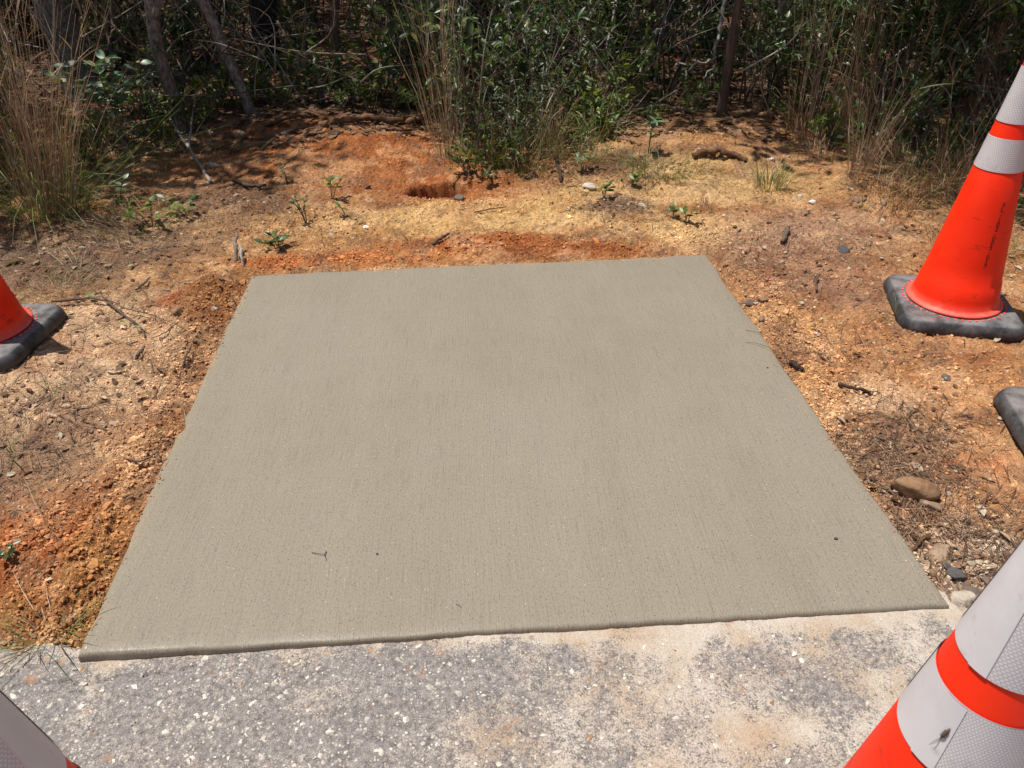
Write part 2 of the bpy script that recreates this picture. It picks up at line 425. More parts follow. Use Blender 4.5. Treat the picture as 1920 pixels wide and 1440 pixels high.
def m_tinted(name, stops, rough=.8, scale=120, bump=.6, dist=.003, spec=.25):
    t = NT(name); o = t.coord('Object')
    col = t.ramp(t.attr('tint'), stops); n = t.noise(o, scale, 4, .65)
    col = t.mix(1.0, col, t.ramp(n, [(.28, (.6, .58, .56)), (.5, (1, 1, 1)), (.75, (1.25, 1.24, 1.22))]), 'MULTIPLY')
    return t.done(col, rough, t.bump(n, bump, dist), Specular_IOR_Level=spec)

SOIL, CRUMB, ROAD, CONC = m_soil(), m_crumb(), m_road(), m_concrete()
ORANGE, RUBBER, BAND, BAND_S = m_cone(), m_rubber(), m_band(True), m_band(False)
INK = m_tinted('black_stencil_ink', [(0, (.012, .012, .012)), (1, (.02, .02, .02))], .6, 60, .1, .001)
L_DARK = m_leaf('glossy_dark_leaf', [(0, (.028, .058, .018)), (.5, (.055, .10, .030)), (.85, (.10, .145, .040)), (1, (.21, .17, .045))])
L_LIME = m_leaf('fresh_green_leaf', [(0, (.045, .085, .016)), (.6, (.095, .150, .030)), (1, (.21, .22, .045))], .42, .3)
L_OLIVE = m_leaf('olive_green_leaf', [(0, (.035, .060, .022)), (.6, (.070, .105, .040)), (1, (.14, .15, .055))], .45, .25)
L_BLUE = m_leaf('grey_green_leaf', [(0, (.11, .175, .10)), (.7, (.17, .25, .15)), (1, (.30, .19, .07))], .40, .2)
L_CANOPY = m_leaf('canopy_leaf', [(0, (.035, .060, .018)), (1, (.075, .11, .03))], .5, .18)
G_GREEN = m_leaf('green_grass_blade', [(0, (.055, .10, .022)), (.6, (.12, .17, .045)), (1, (.28, .27, .09))], .5, .3)
G_DRY = m_leaf('dry_grass_blade', [(0, (.15, .070, .036)), (.5, (.33, .205, .125)), (1, (.56, .45, .32))], .6, .12, .3)
DEADLEAF = m_leaf('dead_leaf', [(0, (.075, .038, .022)), (.4, (.17, .085, .045)), (.75, (.28, .17, .10)), (1, (.46, .38, .29))], .65, .1, .3)
NEEDLE = m_leaf('dry_pine_needle', [(0, (.055, .035, .025)), (.5, (.15, .085, .050)), (1, (.33, .22, .14))], .6, .05, .3)
BARK = m_bark('grey_brown_bark', (.035, .026, .020), (.19, .155, .125), (.40, .35, .30), (60, 60, 26))
BARK_D = m_bark('dark_pine_bark', (.010, .008, .007), (.035, .026, .021), (.075, .055, .045), (22, 22, 7))
BARK_R = m_bark('reddish_thin_bark', (.05, .03, .022), (.12, .078, .055), (.19, .14, .105), (60, 60, 12))
TWIG = m_tinted('dry_twig', [(0, (.045, .030, .022)), (.5, (.15, .105, .075)), (1, (.40, .36, .31))], .85, 90)
GREENSTEM = m_tinted('soft_stem', [(0, (.10, .075, .035)), (1, (.12, .15, .04))], .6, 90)
STONE = m_tinted('weathered_stone', [(0, (.035, .033, .033)), (.25, (.11, .10, .095)), (.5, (.24, .135, .07)), (.75, (.38, .30, .22)), (1, (.66, .62, .56))], .85, 70, .7, .005)
ROOT = m_tinted('muddy_root', [(0, (.10, .05, .025)), (1, (.26, .14, .075))], .9, 60, .8, .006)

# ------------------------------------------------------------------ setting: ground
def axis(segs):
    out = [segs[0][0]]
    for a, b, step in segs:
        n = max(1, int(round((b - a) / step))); out += list(np.linspace(a, b, n + 1)[1:])
    return np.array(out)
def grid_mesh(xs, ys, zf, cf, keep, name):
    X, Y = np.meshgrid(xs, ys); x, y = X.ravel(), Y.ravel()
    z = zf(x, y); nx, ny = len(xs), len(ys)
    i, j = np.meshgrid(np.arange(nx - 1), np.arange(ny - 1)); a = (j * nx + i).ravel()
    q = np.stack([a, a + 1, a + 1 + nx, a + nx], -1)
    q = q[keep(x, y)[q].any(1)]
    used = np.zeros(len(x), bool); used[q] = True
    rm = np.cumsum(used) - 1
    return mesh_np(name, np.stack([x, y, z], -1)[used], [rm[q]], cf(x[used], y[used]))
BLOBS = [  # survey point, rx, ry (m), colour, weight
    ((180, 720), .42, .30, (.56, .385, .235), 1), ((140, 610), .35, .22, (.56, .385, .235), 1), ((60, 820), .20, .25, (.24, .15, .10), .8), ((230, 880), .25, .25, (.40, .225, .115), .8),
    ((60, 985), .16, .14, (.36, .105, .026), 1), ((20, 1080), .12, .12, (.35, .11, .03), .9), ((150, 1060), .16, .22, (0.303, 0.148, 0.052), 1.4), ((110, 1150), .1, .08, (0.296, 0.148, 0.056), 1.4),
    ((60, 1215), .2, .05, (.40, .30, .21), .8), ((270, 850), .09, .25, (0.252, 0.115, 0.041), 1.4), ((350, 690), .12, .25, (0.266, 0.115, 0.041), 1.4), ((400, 560), .13, .2, (0.281, 0.122, 0.044), 1.4),
    ((310, 560), .07, .06, (.42, .12, .03), .9), ((330, 500), .2, .12, (.46, .26, .11), .9), ((100, 480), .55, .30, (.15, .10, .07), 1), ((250, 440), .3, .2, (.20, .13, .085), .8),
    ((430, 420), .25, .16, (.42, .25, .12), .8), ((450, 360), .3, .2, (.20, .115, .065), .8), ((560, 430), .3, .15, (.47, .27, .115), .9),
    ((900, 400), .55, .13, (.56, .37, .155), 1), ((700, 415), .40, .14, (.52, .32, .13), 1), ((1080, 370), .35, .14, (.57, .385, .165), 1), ((1290, 430), .28, .16, (.54, .36, .16), 1),
    ((1320, 335), .4, .18, (.55, .36, .155), 1), ((1400, 345), .3, .15, (.47, .31, .14), .8), ((1240, 255), .4, .3, (.40, .22, .085), .9), ((1420, 250), .5, .4, (.33, .17, .075), .9),
    ((700, 285), .65, .40, (.36, .125, .036), 1), ((830, 340), .30, .16, (.35, .115, .033), 1), ((560, 250), .5, .4, (.33, .12, .04), .9), ((600, 330), .3, .2, (.34, .13, .045), .8),
    ((960, 455), .50, .085, (.34, .115, .034), 1.2), ((1130, 460), .25, .07, (.35, .125, .040), 1), ((600, 485), .35, .06, (.42, .15, .045), 1), ((830, 470), .2, .05, (.46, .19, .06), .8),
    ((930, 355), .2, .06, (.34, .12, .035), 1), ((1160, 380), .14, .12, (.20, .145, .11), .9), ((1170, 310), .25, .15, (.17, .10, .06), .9),
    ((1440, 445), .28, .20, (.33, .205, .135), 1), ((1520, 420), .3, .2, (.32, .19, .12), .9), ((1560, 520), .25, .18, (.33, .18, .105), .8), ((1500, 600), .15, .2, (.43, .24, .105), .9),
    ((1600, 650), .3, .18, (.42, .235, .11), .9), ((1720, 650), .25, .1, (.35, .17, .075), .8), ((1640, 735), .14, .08, (.52, .36, .22), .9), ((1560, 760), .12, .15, (.45, .25, .11), .9),
    ((1650, 850), .16, .12, (.19, .125, .085), 1), ((1700, 790), .12, .08, (.22, .15, .11), .7), ((1800, 810), .2, .12, (.44, .25, .12), .9), ((1850, 850), .08, .06, (.44, .16, .06), .8),
    ((1790, 930), .2, .15, (.40, .21, .10), .9), ((1690, 970), .08, .1, (.20, .14, .10), .9), ((1740, 1040), .08, .08, (.26, .21, .17), .9), ((1850, 1050), .14, .07, (.58, .50, .40), 1.2),
    ((1810, 1000), .06, .05, (.46, .38, .28), .8), ((1800, 1115), .08, .04, (.25, .20, .17), .9), ((1900, 1000), .1, .06, (.40, .24, .12), .6)]
def tone(c):
    c = np.array(c); l = c.mean()
    return c * .93 + l * .07 if c[0] < 3.2 * c[2] else (c * .95 + l * .05) * (.90 if c[1] < .14 else 1.0)
BLOBS = [(plane_pt(*p), a, b, tone(c), w) for p, a, b, c, w in BLOBS]
def soil_col(x, y):
    wx = x + .10 * fbm(x, y, 4, 4, 41) + .03 * fbm(x, y, 22, 3, 43); wy = y + .08 * fbm(x, y, 4, 4, 42) + .03 * fbm(x, y, 22, 3, 44)
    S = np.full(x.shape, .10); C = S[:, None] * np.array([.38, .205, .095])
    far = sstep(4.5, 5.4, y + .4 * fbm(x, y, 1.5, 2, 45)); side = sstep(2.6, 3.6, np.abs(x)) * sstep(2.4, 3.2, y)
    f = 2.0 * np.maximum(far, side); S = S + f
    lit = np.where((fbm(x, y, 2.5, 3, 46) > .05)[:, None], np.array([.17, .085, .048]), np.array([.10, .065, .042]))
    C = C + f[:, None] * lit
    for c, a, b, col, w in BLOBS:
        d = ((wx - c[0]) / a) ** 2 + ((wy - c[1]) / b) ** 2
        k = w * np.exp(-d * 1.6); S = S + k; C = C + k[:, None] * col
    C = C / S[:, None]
    # broken crust: pale dry skin, damp dark crumb, mixed sharply
    lum = C.mean(1, keepdims=True); near = (sstep(5.2, 4.2, y) * sstep(3.2, 2.4, np.abs(x)))[:, None]
    p1 = sstep(.10, .20, fbm(x, y, 6.5, 5, 101) + .25 * fbm(x, y, 40, 3, 102))[:, None]
    p2 = sstep(.12, .24, fbm(x, y, 9, 5, 103) + .25 * fbm(x, y, 50, 3, 104))[:, None]
    p3 = sstep(.22, .34, fbm(x, y, 7, 5, 105) + .2 * fbm(x, y, 60, 3, 106))[:, None]
    C = C * (1 - .55 * p1 * near) + .55 * p1 * near * (C * .50 + np.array([.34, .225, .13]))
    C = C * (1 - .50 * p2 * near) + .50 * p2 * near * C * np.array([.62, .46, .40])
    C = C * (1 - .45 * p3 * near) + .45 * p3 * near * np.array([.15, .09, .06])
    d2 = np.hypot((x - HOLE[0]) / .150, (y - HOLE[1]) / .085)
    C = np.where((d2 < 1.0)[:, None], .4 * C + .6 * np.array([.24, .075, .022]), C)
    return C * (1.64 + .26 * fbm(x, y, 30, 4, 47))[:, None] * np.array([1.02, .985, .94])
gx = axis([(-60, -12, 6), (-12, -5, .5), (-5, -2.6, .06), (-2.6, -1.9, .02), (-1.9, 1.9, .0062), (1.9, 2.6, .02), (2.6, 5, .06), (5, 12, .5), (12, 60, 6)])
gy = axis([(.80, 3.2, .0062), (3.2, 4.6, .0095), (4.6, 6.2, .03), (6.2, 14, .12), (14, 60, 4)])
ground = link('ground', grid_mesh(gx, gy, ground_h, soil_col, lambda x, y: (pad_dist(x, y) > -.03) & (y > edge_y(x) - .10), 'ground'), SOIL)
tag(ground, kind='structure')

# ------------------------------------------------------------------ setting: road with a crack
def pline(pts): return np.array([plane_pt(*p, -.018) for p in pts])
CRACKS = [(pline([(-60, 1300), (15, 1287), (45, 1279), (65, 1281), (98, 1272), (115, 1274), (135, 1271), (160, 1277), (205, 1272), (240, 1262), (262, 1264), (300, 1257)]), .0034, .014),
          (pline([(5, 1258), (40, 1250), (58, 1246)]), .003, .010), (pline([(300, 1259), (330, 1250), (360, 1246), (400, 1238)]), .0024, .009),
          (pline([(1774, 1100), (1782, 1115), (1790, 1128), (1808, 1136), (1835, 1132)]), .010, .030), (pline([(1790, 1128), (1803, 1146)]), .005, .02)]
def seg_dist(x, y, P):
    d = np.full(x.shape, 9.0)
    for a, b in zip(P[:-1], P[1:]):
        v = b - a; t = np.clip(((x - a[0]) * v[0] + (y - a[1]) * v[1]) / (v @ v), 0, 1)
        d = np.minimum(d, np.hypot(x - a[0] - t * v[0], y - a[1] - t * v[1]))
    return d
def road_h(x, y):
    h = -.0160 + .0065 * np.clip(x, -1.4, 1.4) + .003 * fbm(x, y, 2.0, 2, 51) + .0022 * fbm(x, y, 20, 3, 52) + .0016 * fbm(x, y, 90, 3, 53)
    near = (np.abs(x) < 1.5) & (y > .5)
    for P, w, dp in CRACKS:
        d = seg_dist(x[near] + .006 * fbm(x[near], y[near], 40, 2, 54), y[near] + .006 * fbm(x[near], y[near], 40, 2, 55), P)
        h[near] -= dp * sstep(w, w * .35, d)
    e = y - edge_y(x) + .03 * fbm(x, y, 9, 3, 56)
    return h - .05 * sstep(.03, .10, e)
def road_dust(x, y):
    e = edge_y(x) - y
    d = .19 * sstep(-1.0, .9, x) + .28 * sstep(.07, .0, e + .05 * fbm(x, y, 14, 3, 61)) + .15 * fbm(x, y, 3.6, 4, 62) + .26 * fbm(x, y, 12, 5, 63) + .12
    d = d + .12 * np.exp(-(((x + .05) / .12) ** 2 + ((y - .82) / .14) ** 2)) - .10 * sstep(.3, -.6, x)
    return d + .06 * sstep(.5, 1.0, x)
rx = axis([(-60, -6, 6), (-6, -1.3, .25), (-1.3, 1.35, .0042), (1.35, 6, .25), (6, 60, 6)])
ry = axis([(-60, -4, 6), (-4, .4, .2), (.4, .62, .02), (.62, 1.16, .0042), (1.16, 1.5, .06)])
road = link('road', grid_mesh(rx, ry, road_h, road_dust, lambda x, y: y < edge_y(x) + .16, 'road'), ROAD)
tag(road, kind='structure')

# ------------------------------------------------------------------ concrete pad
def make_pad():
    N = 150
    prof = [(.001, -.11), (.000, -.05), (.0004, -.0105), (.0020, -.0052), (.0050, -.0022), (.0100, -.0007), (.026, -.0001)]   # inset, z
    ang = math.atan2(PAD[1][1] - PAD[0][1], PAD[1][0] - PAD[0][0]); c0 = PAD.mean(0)
    ca, sa = math.cos(-ang), math.sin(-ang)
    loc = [np.array([(p - c0)[0] * ca - (p - c0)[1] * sa, (p - c0)[0] * sa + (p - c0)[1] * ca]) for p in PAD]
    P0, P1, P2, P3 = loc
    W, D = np.linalg.norm(P1 - P0), np.linalg.norm(P3 - P0)
    def coords(L):
        e = np.array([p[0] for p in prof]); inner = np.linspace(.026, L - .026, N)[1:-1]
        return np.concatenate([e, inner, L - e[::-1]]), np.concatenate([np.array([p[1] for p in prof]), np.zeros(N - 2), np.array([p[1] for p in prof])[::-1]])
    cu, zu = coords(W); cv, zv = coords(D)
    U, Vv = np.meshgrid(cu / W, cv / D); ZU, ZV = np.meshgrid(zu, zv)
    X = (1 - U) * (1 - Vv) * P0[0] + U * (1 - Vv) * P1[0] + U * Vv * P2[0] + (1 - U) * Vv * P3[0]
    Y = (1 - U) * (1 - Vv) * P0[1] + U * (1 - Vv) * P1[1] + U * Vv * P2[1] + (1 - U) * Vv * P3[1]
    Z = np.minimum(ZU, ZV) + .0016 * fbm(X, Y, 2.5, 3, 71) * (np.minimum(ZU, ZV) > -.003)
    # edges are not ruler straight
    k = np.minimum(np.minimum(U, 1 - U) * W, np.minimum(Vv, 1 - Vv) * D); k = sstep(.06, .0, k)
    X = X + k * (.009 * fbm(X, Y, 3.0, 3, 72) + .005 * fbm(X, Y, 16, 3, 73)); Y = Y + k * (.005 * fbm(X, Y, 3.0, 3, 74) + .003 * fbm(X, Y, 16, 3, 75) + .007 * (Vv > .5) * fbm(X, Y, 9, 3, 76))
    wet = (.75 * sstep(.040, .004, Vv * D) * sstep(.55, .10, U) + .15 * sstep(.05, .0, Vv * D)) * (.6 + .8 * fbm(X, Y, 12, 3, 78))
    X = X + .014 * sstep(.04, .0, U * W) * np.exp(-((Vv - .435) * D / .028) ** 2)
    nx, ny = X.shape[1], X.shape[0]
    i, j = np.meshgrid(np.arange(nx - 1), np.arange(ny - 1)); a = (j * nx + i).ravel()
    me = mesh_np('concrete_slab', np.stack([X, Y, Z], -1).reshape(-1, 3), [np.stack([a, a + 1, a + 1 + nx, a + nx], -1)], np.clip(wet, 0, 1).ravel())
    dl = np.minimum(np.minimum(U, 1 - U) * W, (1 - Vv) * D)
    me.attributes.new('edge', 'FLOAT', 'POINT').data.foreach_set('value', np.clip(1 - dl / .07, 0, 1).astype(np.float32).ravel())
    o = link('concrete_slab', me, CONC); o.location = (c0[0], c0[1], 0); o.rotation_euler = (0, 0, ang)
    return tag(o, 'large square slab of freshly poured grey concrete with fine broom strokes', 'concrete slab')
make_pad()

# ------------------------------------------------------------------ traffic cones
def ring_mesh(profile, k=72, uvscale=None, a0=0.0, a1=2 * math.pi, name='ring'):
    full = abs(a1 - a0 - 2 * math.pi) < 1e-6
    th = np.linspace(a0, a1, k + (0 if full else 1), endpoint=not full); m = len(th)
    pr = np.array(profile); V = np.stack([pr[:, 1:2] * np.cos(th), pr[:, 1:2] * np.sin(th), np.repeat(pr[:, :1], m, 1)], -1).reshape(-1, 3)
    F = []
    for i in range(len(pr) - 1):
        for j in range(m if full else m - 1):
            j2 = (j + 1) % m; F.append((i * m + j, i * m + j2, (i + 1) * m + j2, (i + 1) * m + j))
    me = mesh_np(name, V, [np.array(F)])
    if uvscale:
        uv = me.uv_layers.new(name='UVMap')
        s = np.concatenate([[0], np.cumsum(np.hypot(np.diff(pr[:, 0]), np.diff(pr[:, 1])))])
        rm = pr[:, 1].mean(); d = np.empty((len(F) * 4, 2)); q = 0
        for i in range(len(pr) - 1):
            for j in range(m if full else m - 1):
                t0, t1 = a0 + (a1 - a0) * j / k, a0 + (a1 - a0) * (j + 1) / k
                d[q:q + 4] = [(t0 * rm, s[i]), (t1 * rm, s[i]), (t1 * rm, s[i + 1]), (t0 * rm, s[i + 1])]; q += 4
        uv.data.foreach_set('uv', (d / uvscale).ravel())
    return me
CK, CR0 = .1394, .1344
def cone_r(z): return CR0 - CK * (z - .05) if z < .80 else .0299 - .06 * (z - .80)
def cone_base_mesh():
    H, ch = .197, .034
    base = [(H, -H + ch), (H, H - ch), (H - ch, H), (-H + ch, H), (-H, H - ch), (-H, -H + ch), (-H + ch, -H), (H - ch, -H)]
    pts = []
    for i in range(8):                                   # soften the eight corners
        a, b, c = np.array(base[i - 1]), np.array(base[i]), np.array(base[(i + 1) % 8])
        u, v = (a - b) / np.linalg.norm(a - b), (c - b) / np.linalg.norm(c - b); r = .022
        for t in np.linspace(0, 1, 5): pts.append((b + u * r) * (1 - t) ** 2 + 2 * b * t * (1 - t) + (b + v * r) * t * t)
    P = np.array(pts); n = len(P); D = P / np.linalg.norm(P, axis=1)[:, None]
    loops = []
    for inset, z in ((.018, 0), (.004, .0), (.0, .006), (.005, .024), (.010, .034), (.016, .0405), (.024, .0438), (.060, .0455)):
        loops.append(np.column_stack([P - D * inset, np.full(n, z)]))
    th = np.arctan2(P[:, 1], P[:, 0])
    for r, z in ((.125, .0475), (.06, .047)):
        loops.append(np.column_stack([np.cos(th) * r, np.sin(th) * r, np.full(n, z)]))
    V = np.vstack(loops + [np.array([[0, 0, .047], [0, 0, 0]])]); m = len(loops); F, T = [], []
    for i in range(m - 1):
        for j in range(n): F.append((i * n + j, i * n + (j + 1) % n, (i + 1) * n + (j + 1) % n, (i + 1) * n + j))
    for j in range(n): T += [((m - 1) * n + j, (m - 1) * n + (j + 1) % n, m * n), ((j + 1) % n, j, m * n + 1)]
    return mesh_np('base', V, [np.array(F), np.array(T)])
ME_BASE = cone_base_mesh()
ME_BODY = ring_mesh([(.0472, .150), (.0505, .1535), (.0545, .1525), (.0575, .147), (.060, .1405), (.066, .1375), (.095, cone_r(.095) + .0032), (.138, cone_r(.138) + .0026), (.1415, cone_r(.1415) + .0004),
                     (.20, cone_r(.20)), (.30, cone_r(.3)), (.40, cone_r(.4)), (.507, cone_r(.507)), (.5095, cone_r(.5095) - .0007), (.66, cone_r(.66) - .0007), (.80, cone_r(.80) - .0007), (.86, cone_r(.86)), (.905, cone_r(.905)), (.912, .0205), (.913, .016), (.86, .015)], 96, name='cone_body')
TEETH = MB()
for k in range(46):
    a = k * 2 * math.pi / 46; r = .163
    c, s = math.cos(a), math.sin(a); w, l = .0030, .0032
    P = [(r + l, -w), (r + l, w), (r - l, w), (r - l, -w)]
    bot = [(x * c - y * s, x * s + y * c, .0440) for x, y in P]; top = [(x * c - y * s, x * s + y * c, .0478) for x, y in P]
    TEETH.add(bot + top, [np.array([(4, 5, 6, 7), (0, 1, 5, 4), (1, 2, 6, 5), (2, 3, 7, 6), (3, 0, 4, 7)])])
ME_TEETH = TEETH.mesh('tabs', False)
def band(z0, z1, a0, a1, lift, mat, par, name, unit=.0060):
    pr = [(z, cone_r(z) + lift) for z in np.linspace(z0, z1, 6)]
    me = ring_mesh(pr, 80, unit, a0, a1, name=name)
    return link(name, me, mat, par)
def make_cone(loc, rz, tilt, seam, label, unit=.0060):
    t = thing('traffic_cone', loc, label, 'traffic cone', 'orange traffic cones set out around the new slab')
    t.rotation_euler = (tilt[0], tilt[1], rz)
    link('base', ME_BASE, RUBBER, t)
    b = link('cone_body', ME_BODY, ORANGE, t)
    link('tab_ring', ME_TEETH, ORANGE, t)
    for z0, z1 in ((.5135, .6114), (.6553, .812)):
        s = band(z0, z1, 0, 2 * math.pi, .0006, BAND_S, t, 'reflective_band')
        band(z0 + .0004, z1 - .0004, seam, seam + math.radians(300), .0014, BAND, s, 'prismatic_sheet', unit)
    return t
C1 = make_cone((1.545, 2.385, gz(1.545, 2.40) + .004), math.radians(-12), (0, 0), 2.2, 'tall orange traffic cone with black stencilled numbers running down its side')
C2 = make_cone((-1.765, 2.245, gz(-1.75, 2.24) + .004), math.radians(-2), (0, 0), 1.0, 'orange traffic cone standing on the tan soil beside the forked leafy twig')
C5 = make_cone((1.565, 1.635, gz(1.55, 1.66) + .004), math.radians(-10), (0, 0), 2.0, 'traffic cone of which only a dark rubber base corner shows on the orange soil')
C4 = make_cone((.496, .486, -.0125), math.radians(20), (0, 0), 3.05, 'traffic cone on the asphalt with an insect clinging to its lower white band', .0034)
C3 = make_cone((-.448, .360, -.0185), math.radians(8), (0, 0), .73, 'traffic cone on the asphalt beside the long crack', .0034)

for _z0, _z1, _b in zip((.5135, .6553), (.6114, .812), [c for c in C4.children if c.name.startswith('reflective_band')]):
    band(_z0 + .0008, _z1 - .0008, 3.05, 3.05 + math.radians(22), .0024, BAND_S, _b, 'overlap_strip')
def stencil(par, text, th, z_top, z_bot, hgt, drift=0.0):
    n = len(text)
    for i, ch in enumerate(text):
        cu = bpy.data.curves.new('glyph', 'FONT'); cu.body = ch; cu.size = 1.0; cu.align_x = 'CENTER'; cu.offset = .004; cu.resolution_u = 3
        tmp = bpy.data.objects.new('glyph_tmp', cu); COL.objects.link(tmp)
        dg = bpy.context.evaluated_depsgraph_get()
        me = bpy.data.meshes.new_from_object(tmp.evaluated_get(dg))
        bpy.data.objects.remove(tmp); bpy.data.curves.remove(cu)
        bm = bmesh.new(); bm.from_mesh(me)
        bmesh.ops.triangulate(bm, faces=bm.faces[:])
        bmesh.ops.subdivide_edges(bm, edges=bm.edges[:], cuts=1, use_grid_fill=True)
        zc = z_top + (z_bot - z_top) * i / (n - 1); a0 = th + drift * i / (n - 1)
        for v in bm.verts:
            z = zc + (v.co.y - .35) * hgt / .7; u = v.co.x * hgt / .7 * 1.12
            r = cone_r(z) + .0011; a = a0 + u / r
            v.co = (r * math.cos(a), r * math.sin(a), z)
        bm.to_mesh(me); bm.free(); me.name = 'stencilled_character'
        link('stencilled_character', me, INK, par)
stencil(C1, 'FL-102-005-017', math.radians(-74.7), .417, .221, .0145, math.radians(-5.7))
# little insect on the lower band of the near cone
def make_bug():
    mb = MB(); body = np.array([(0, 0, 0), (0, .004, .0005), (0, .009, .001), (0, .014, .0005), (0, .019, 0)])
    mb.tube(body, [.0006, .0017, .0021, .0015, .0004], 8, .3)
    for sx in (-1, 1):
        for q in (.004, .008, .012):
            mb.tube([(0, q, .0006), (sx * .002, q + .001, .001), (sx * .0034, q - .002, -.0016)], [.0003, .0003, .0002], 4, .1)
        mb.tube([(0, 0, 0), (sx * .002, -.010, .0), (sx * .003, -.020, -.001)], [.0003, .0002, .0001], 4, .1)
    o = mb.build('insect', TWIG)
    return tag(o, 'small slender brown insect clinging to a white reflective band', 'insect')
_bug = make_bug()
_lz, _a = .560, math.radians(-150)
_n = Vector((math.cos(_a), math.sin(_a), CK)).normalized(); _up = Vector((0, 0, 1)); _t = _n.cross(_up).normalized(); _v = _t.cross(_n) * -1
if _v.z < 0: _v = -_v
_v = (_v + _t * -.15).normalized(); _t = _v.cross(_n).normalized()
_r0 = cone_r(_lz) + .0035
_m = Matrix(((_t.x, _v.x, _n.x, _r0 * math.cos(_a)), (_t.y, _v.y, _n.y, _r0 * math.sin(_a)), (_t.z, _v.z, _n.z, _lz), (0, 0, 0, 1)))
_bug.matrix_world = (Matrix.Translation(C4.location) @ Matrix.Rotation(C4.rotation_euler.y, 4, 'Y') @ Matrix.Rotation(C4.rotation_euler.x, 4, 'X')) @ _m

# ------------------------------------------------------------------ shade map: where the crowns reach, seen along the sun
SHX = np.array([-9, -3, -2.1, -1.55, -1.2, -.85, -.3, .25, .7, 1.1, 1.4, 1.75, 2.4, 9])
SHY = np.array([2.9, 2.95, 3.0, 3.15, 3.5, 4.15, 4.45, 4.55, 4.75, 4.35, 3.75, 3.45, 3.2, 3.0])
def shade_y(x): return np.interp(x, SHX, SHY)

# ------------------------------------------------------------------ trees
def trunk_pts(base, top, bend, n=14, seed=0):
    r = np.random.default_rng(seed); t = np.linspace(0, 1, n)[:, None]
    P = np.asarray(base)[None] * (1 - t) + np.asarray(top)[None] * t
    w = np.sin(t * math.pi) * np.asarray(bend)[None]
    P = P + w
    P[1:-1, :2] += r.normal(0, .012, (n - 2, 2))
    return P
TREES = []
def tree(px, py, dia, lean, height, bark, label, seed, bend=(0, 0, 0), fork=None):
    g = spot(px, py); r = np.random.default_rng(seed)
    root = thing('tree', (g.x, g.y, g.z), label, 'tree')
    P = trunk_pts((0, 0, -.15), (lean[0], lean[1], height), bend, 16, seed)
    R = np.interp(np.linspace(0, 1, 16), [0, .03, .12, .6, 1], [dia * .60, dia * .53, dia * .5, dia * .38, dia * .16])
    R = R * (1 + .06 * r.normal(size=16))
    mb = MB(); P2 = curve_pts(P, 4); R2 = np.interp(np.linspace(0, 1, len(P2)), np.linspace(0, 1, 16), R)
    mb.tube(P2, R2, 14)
    if dia > .06:                       # knobbly bark
        V = mb.V[0]; k = 1 + .16 * fbm(V[:, 0] * 3 + V[:, 1] * 5, V[:, 2] * 1.6, 11, 3, seed); c = np.repeat(P2, 14, 0)
        V[:len(c)] = c + (V[:len(c)] - c) * k[:len(c), None]
    mb.build('trunk', bark, root)
    if fork is not None:
        m2 = MB(); f = curve_pts(fork, 5); m2.tube(f, np.linspace(dia * .30, dia * .13, len(f)), 8); m2.build('branch', bark, root)
    TREES.append((root, P2, R2, bark, dia))
    return root
tree(158, 185, .21, (-.15, .1, 5.2), 5.2, BARK, 'stout grey-barked tree trunk behind the tall tuft of dry grass', 1)
tree(345, 247, .076, (-.42, .25, 4.6), 4.6, BARK, 'slim scaly grey tree with a low fork at the edge of the clearing', 2, (.06, 0, 0), [(-.02, .02, .62), (.06, .03, .78), (.12, .06, 1.05), (.10, .10, 1.9)])
tree(478, 216, .070, (-1.15, .5, 3.8), 3.8, BARK, 'pale lichen-spotted tree leaning hard to one side', 3, (.05, 0, 0))
tree(512, 128, .19, (-.05, .1, 5.6), 5.6, BARK_D, 'straight blackish pine trunk beside the green palmetto', 4)
tree(637, 177, .048, (.22, .1, 4.2), 4.2, BARK_R, 'thin brown sapling trunk behind the exposed roots', 5)
tree(885, 92, .26, (-.1, .2, 5.8), 5.8, BARK_D, 'thick dark pine trunk rising behind the glossy thicket', 6)
tree(1350, 218, .055, (.05, .1, 4.3), 4.3, BARK_R, 'slender brown tree at the crest of the sandy mound', 7, (.03, 0, 0))
tree(1470, 196, .05, (-.25, .3, 3.9), 3.9, BARK, 'thin grey tree with a kinked stem among dry grass stalks', 8, (-.06, 0, .0))
tree(1328, 92, .17, (.05, .2, 5.4), 5.4, BARK_D, 'dark trunk deep in the thicket behind bare pale branches', 9)
tree(1800, 200, .07, (.10, .25, 4.4), 4.4, BARK_R, 'narrow reddish trunk hidden in tall leafy growth by the cones', 10)
tree(60, 90, .12, (-.2, .2, 5.0), 5.0, BARK_D, 'dark trunk in the deep shade beyond the dead palm fronds', 11)
tree(1090, 20, .15, (.1, .3, 5.6), 5.6, BARK_D, 'distant dark trunk in the middle of the wood', 12)

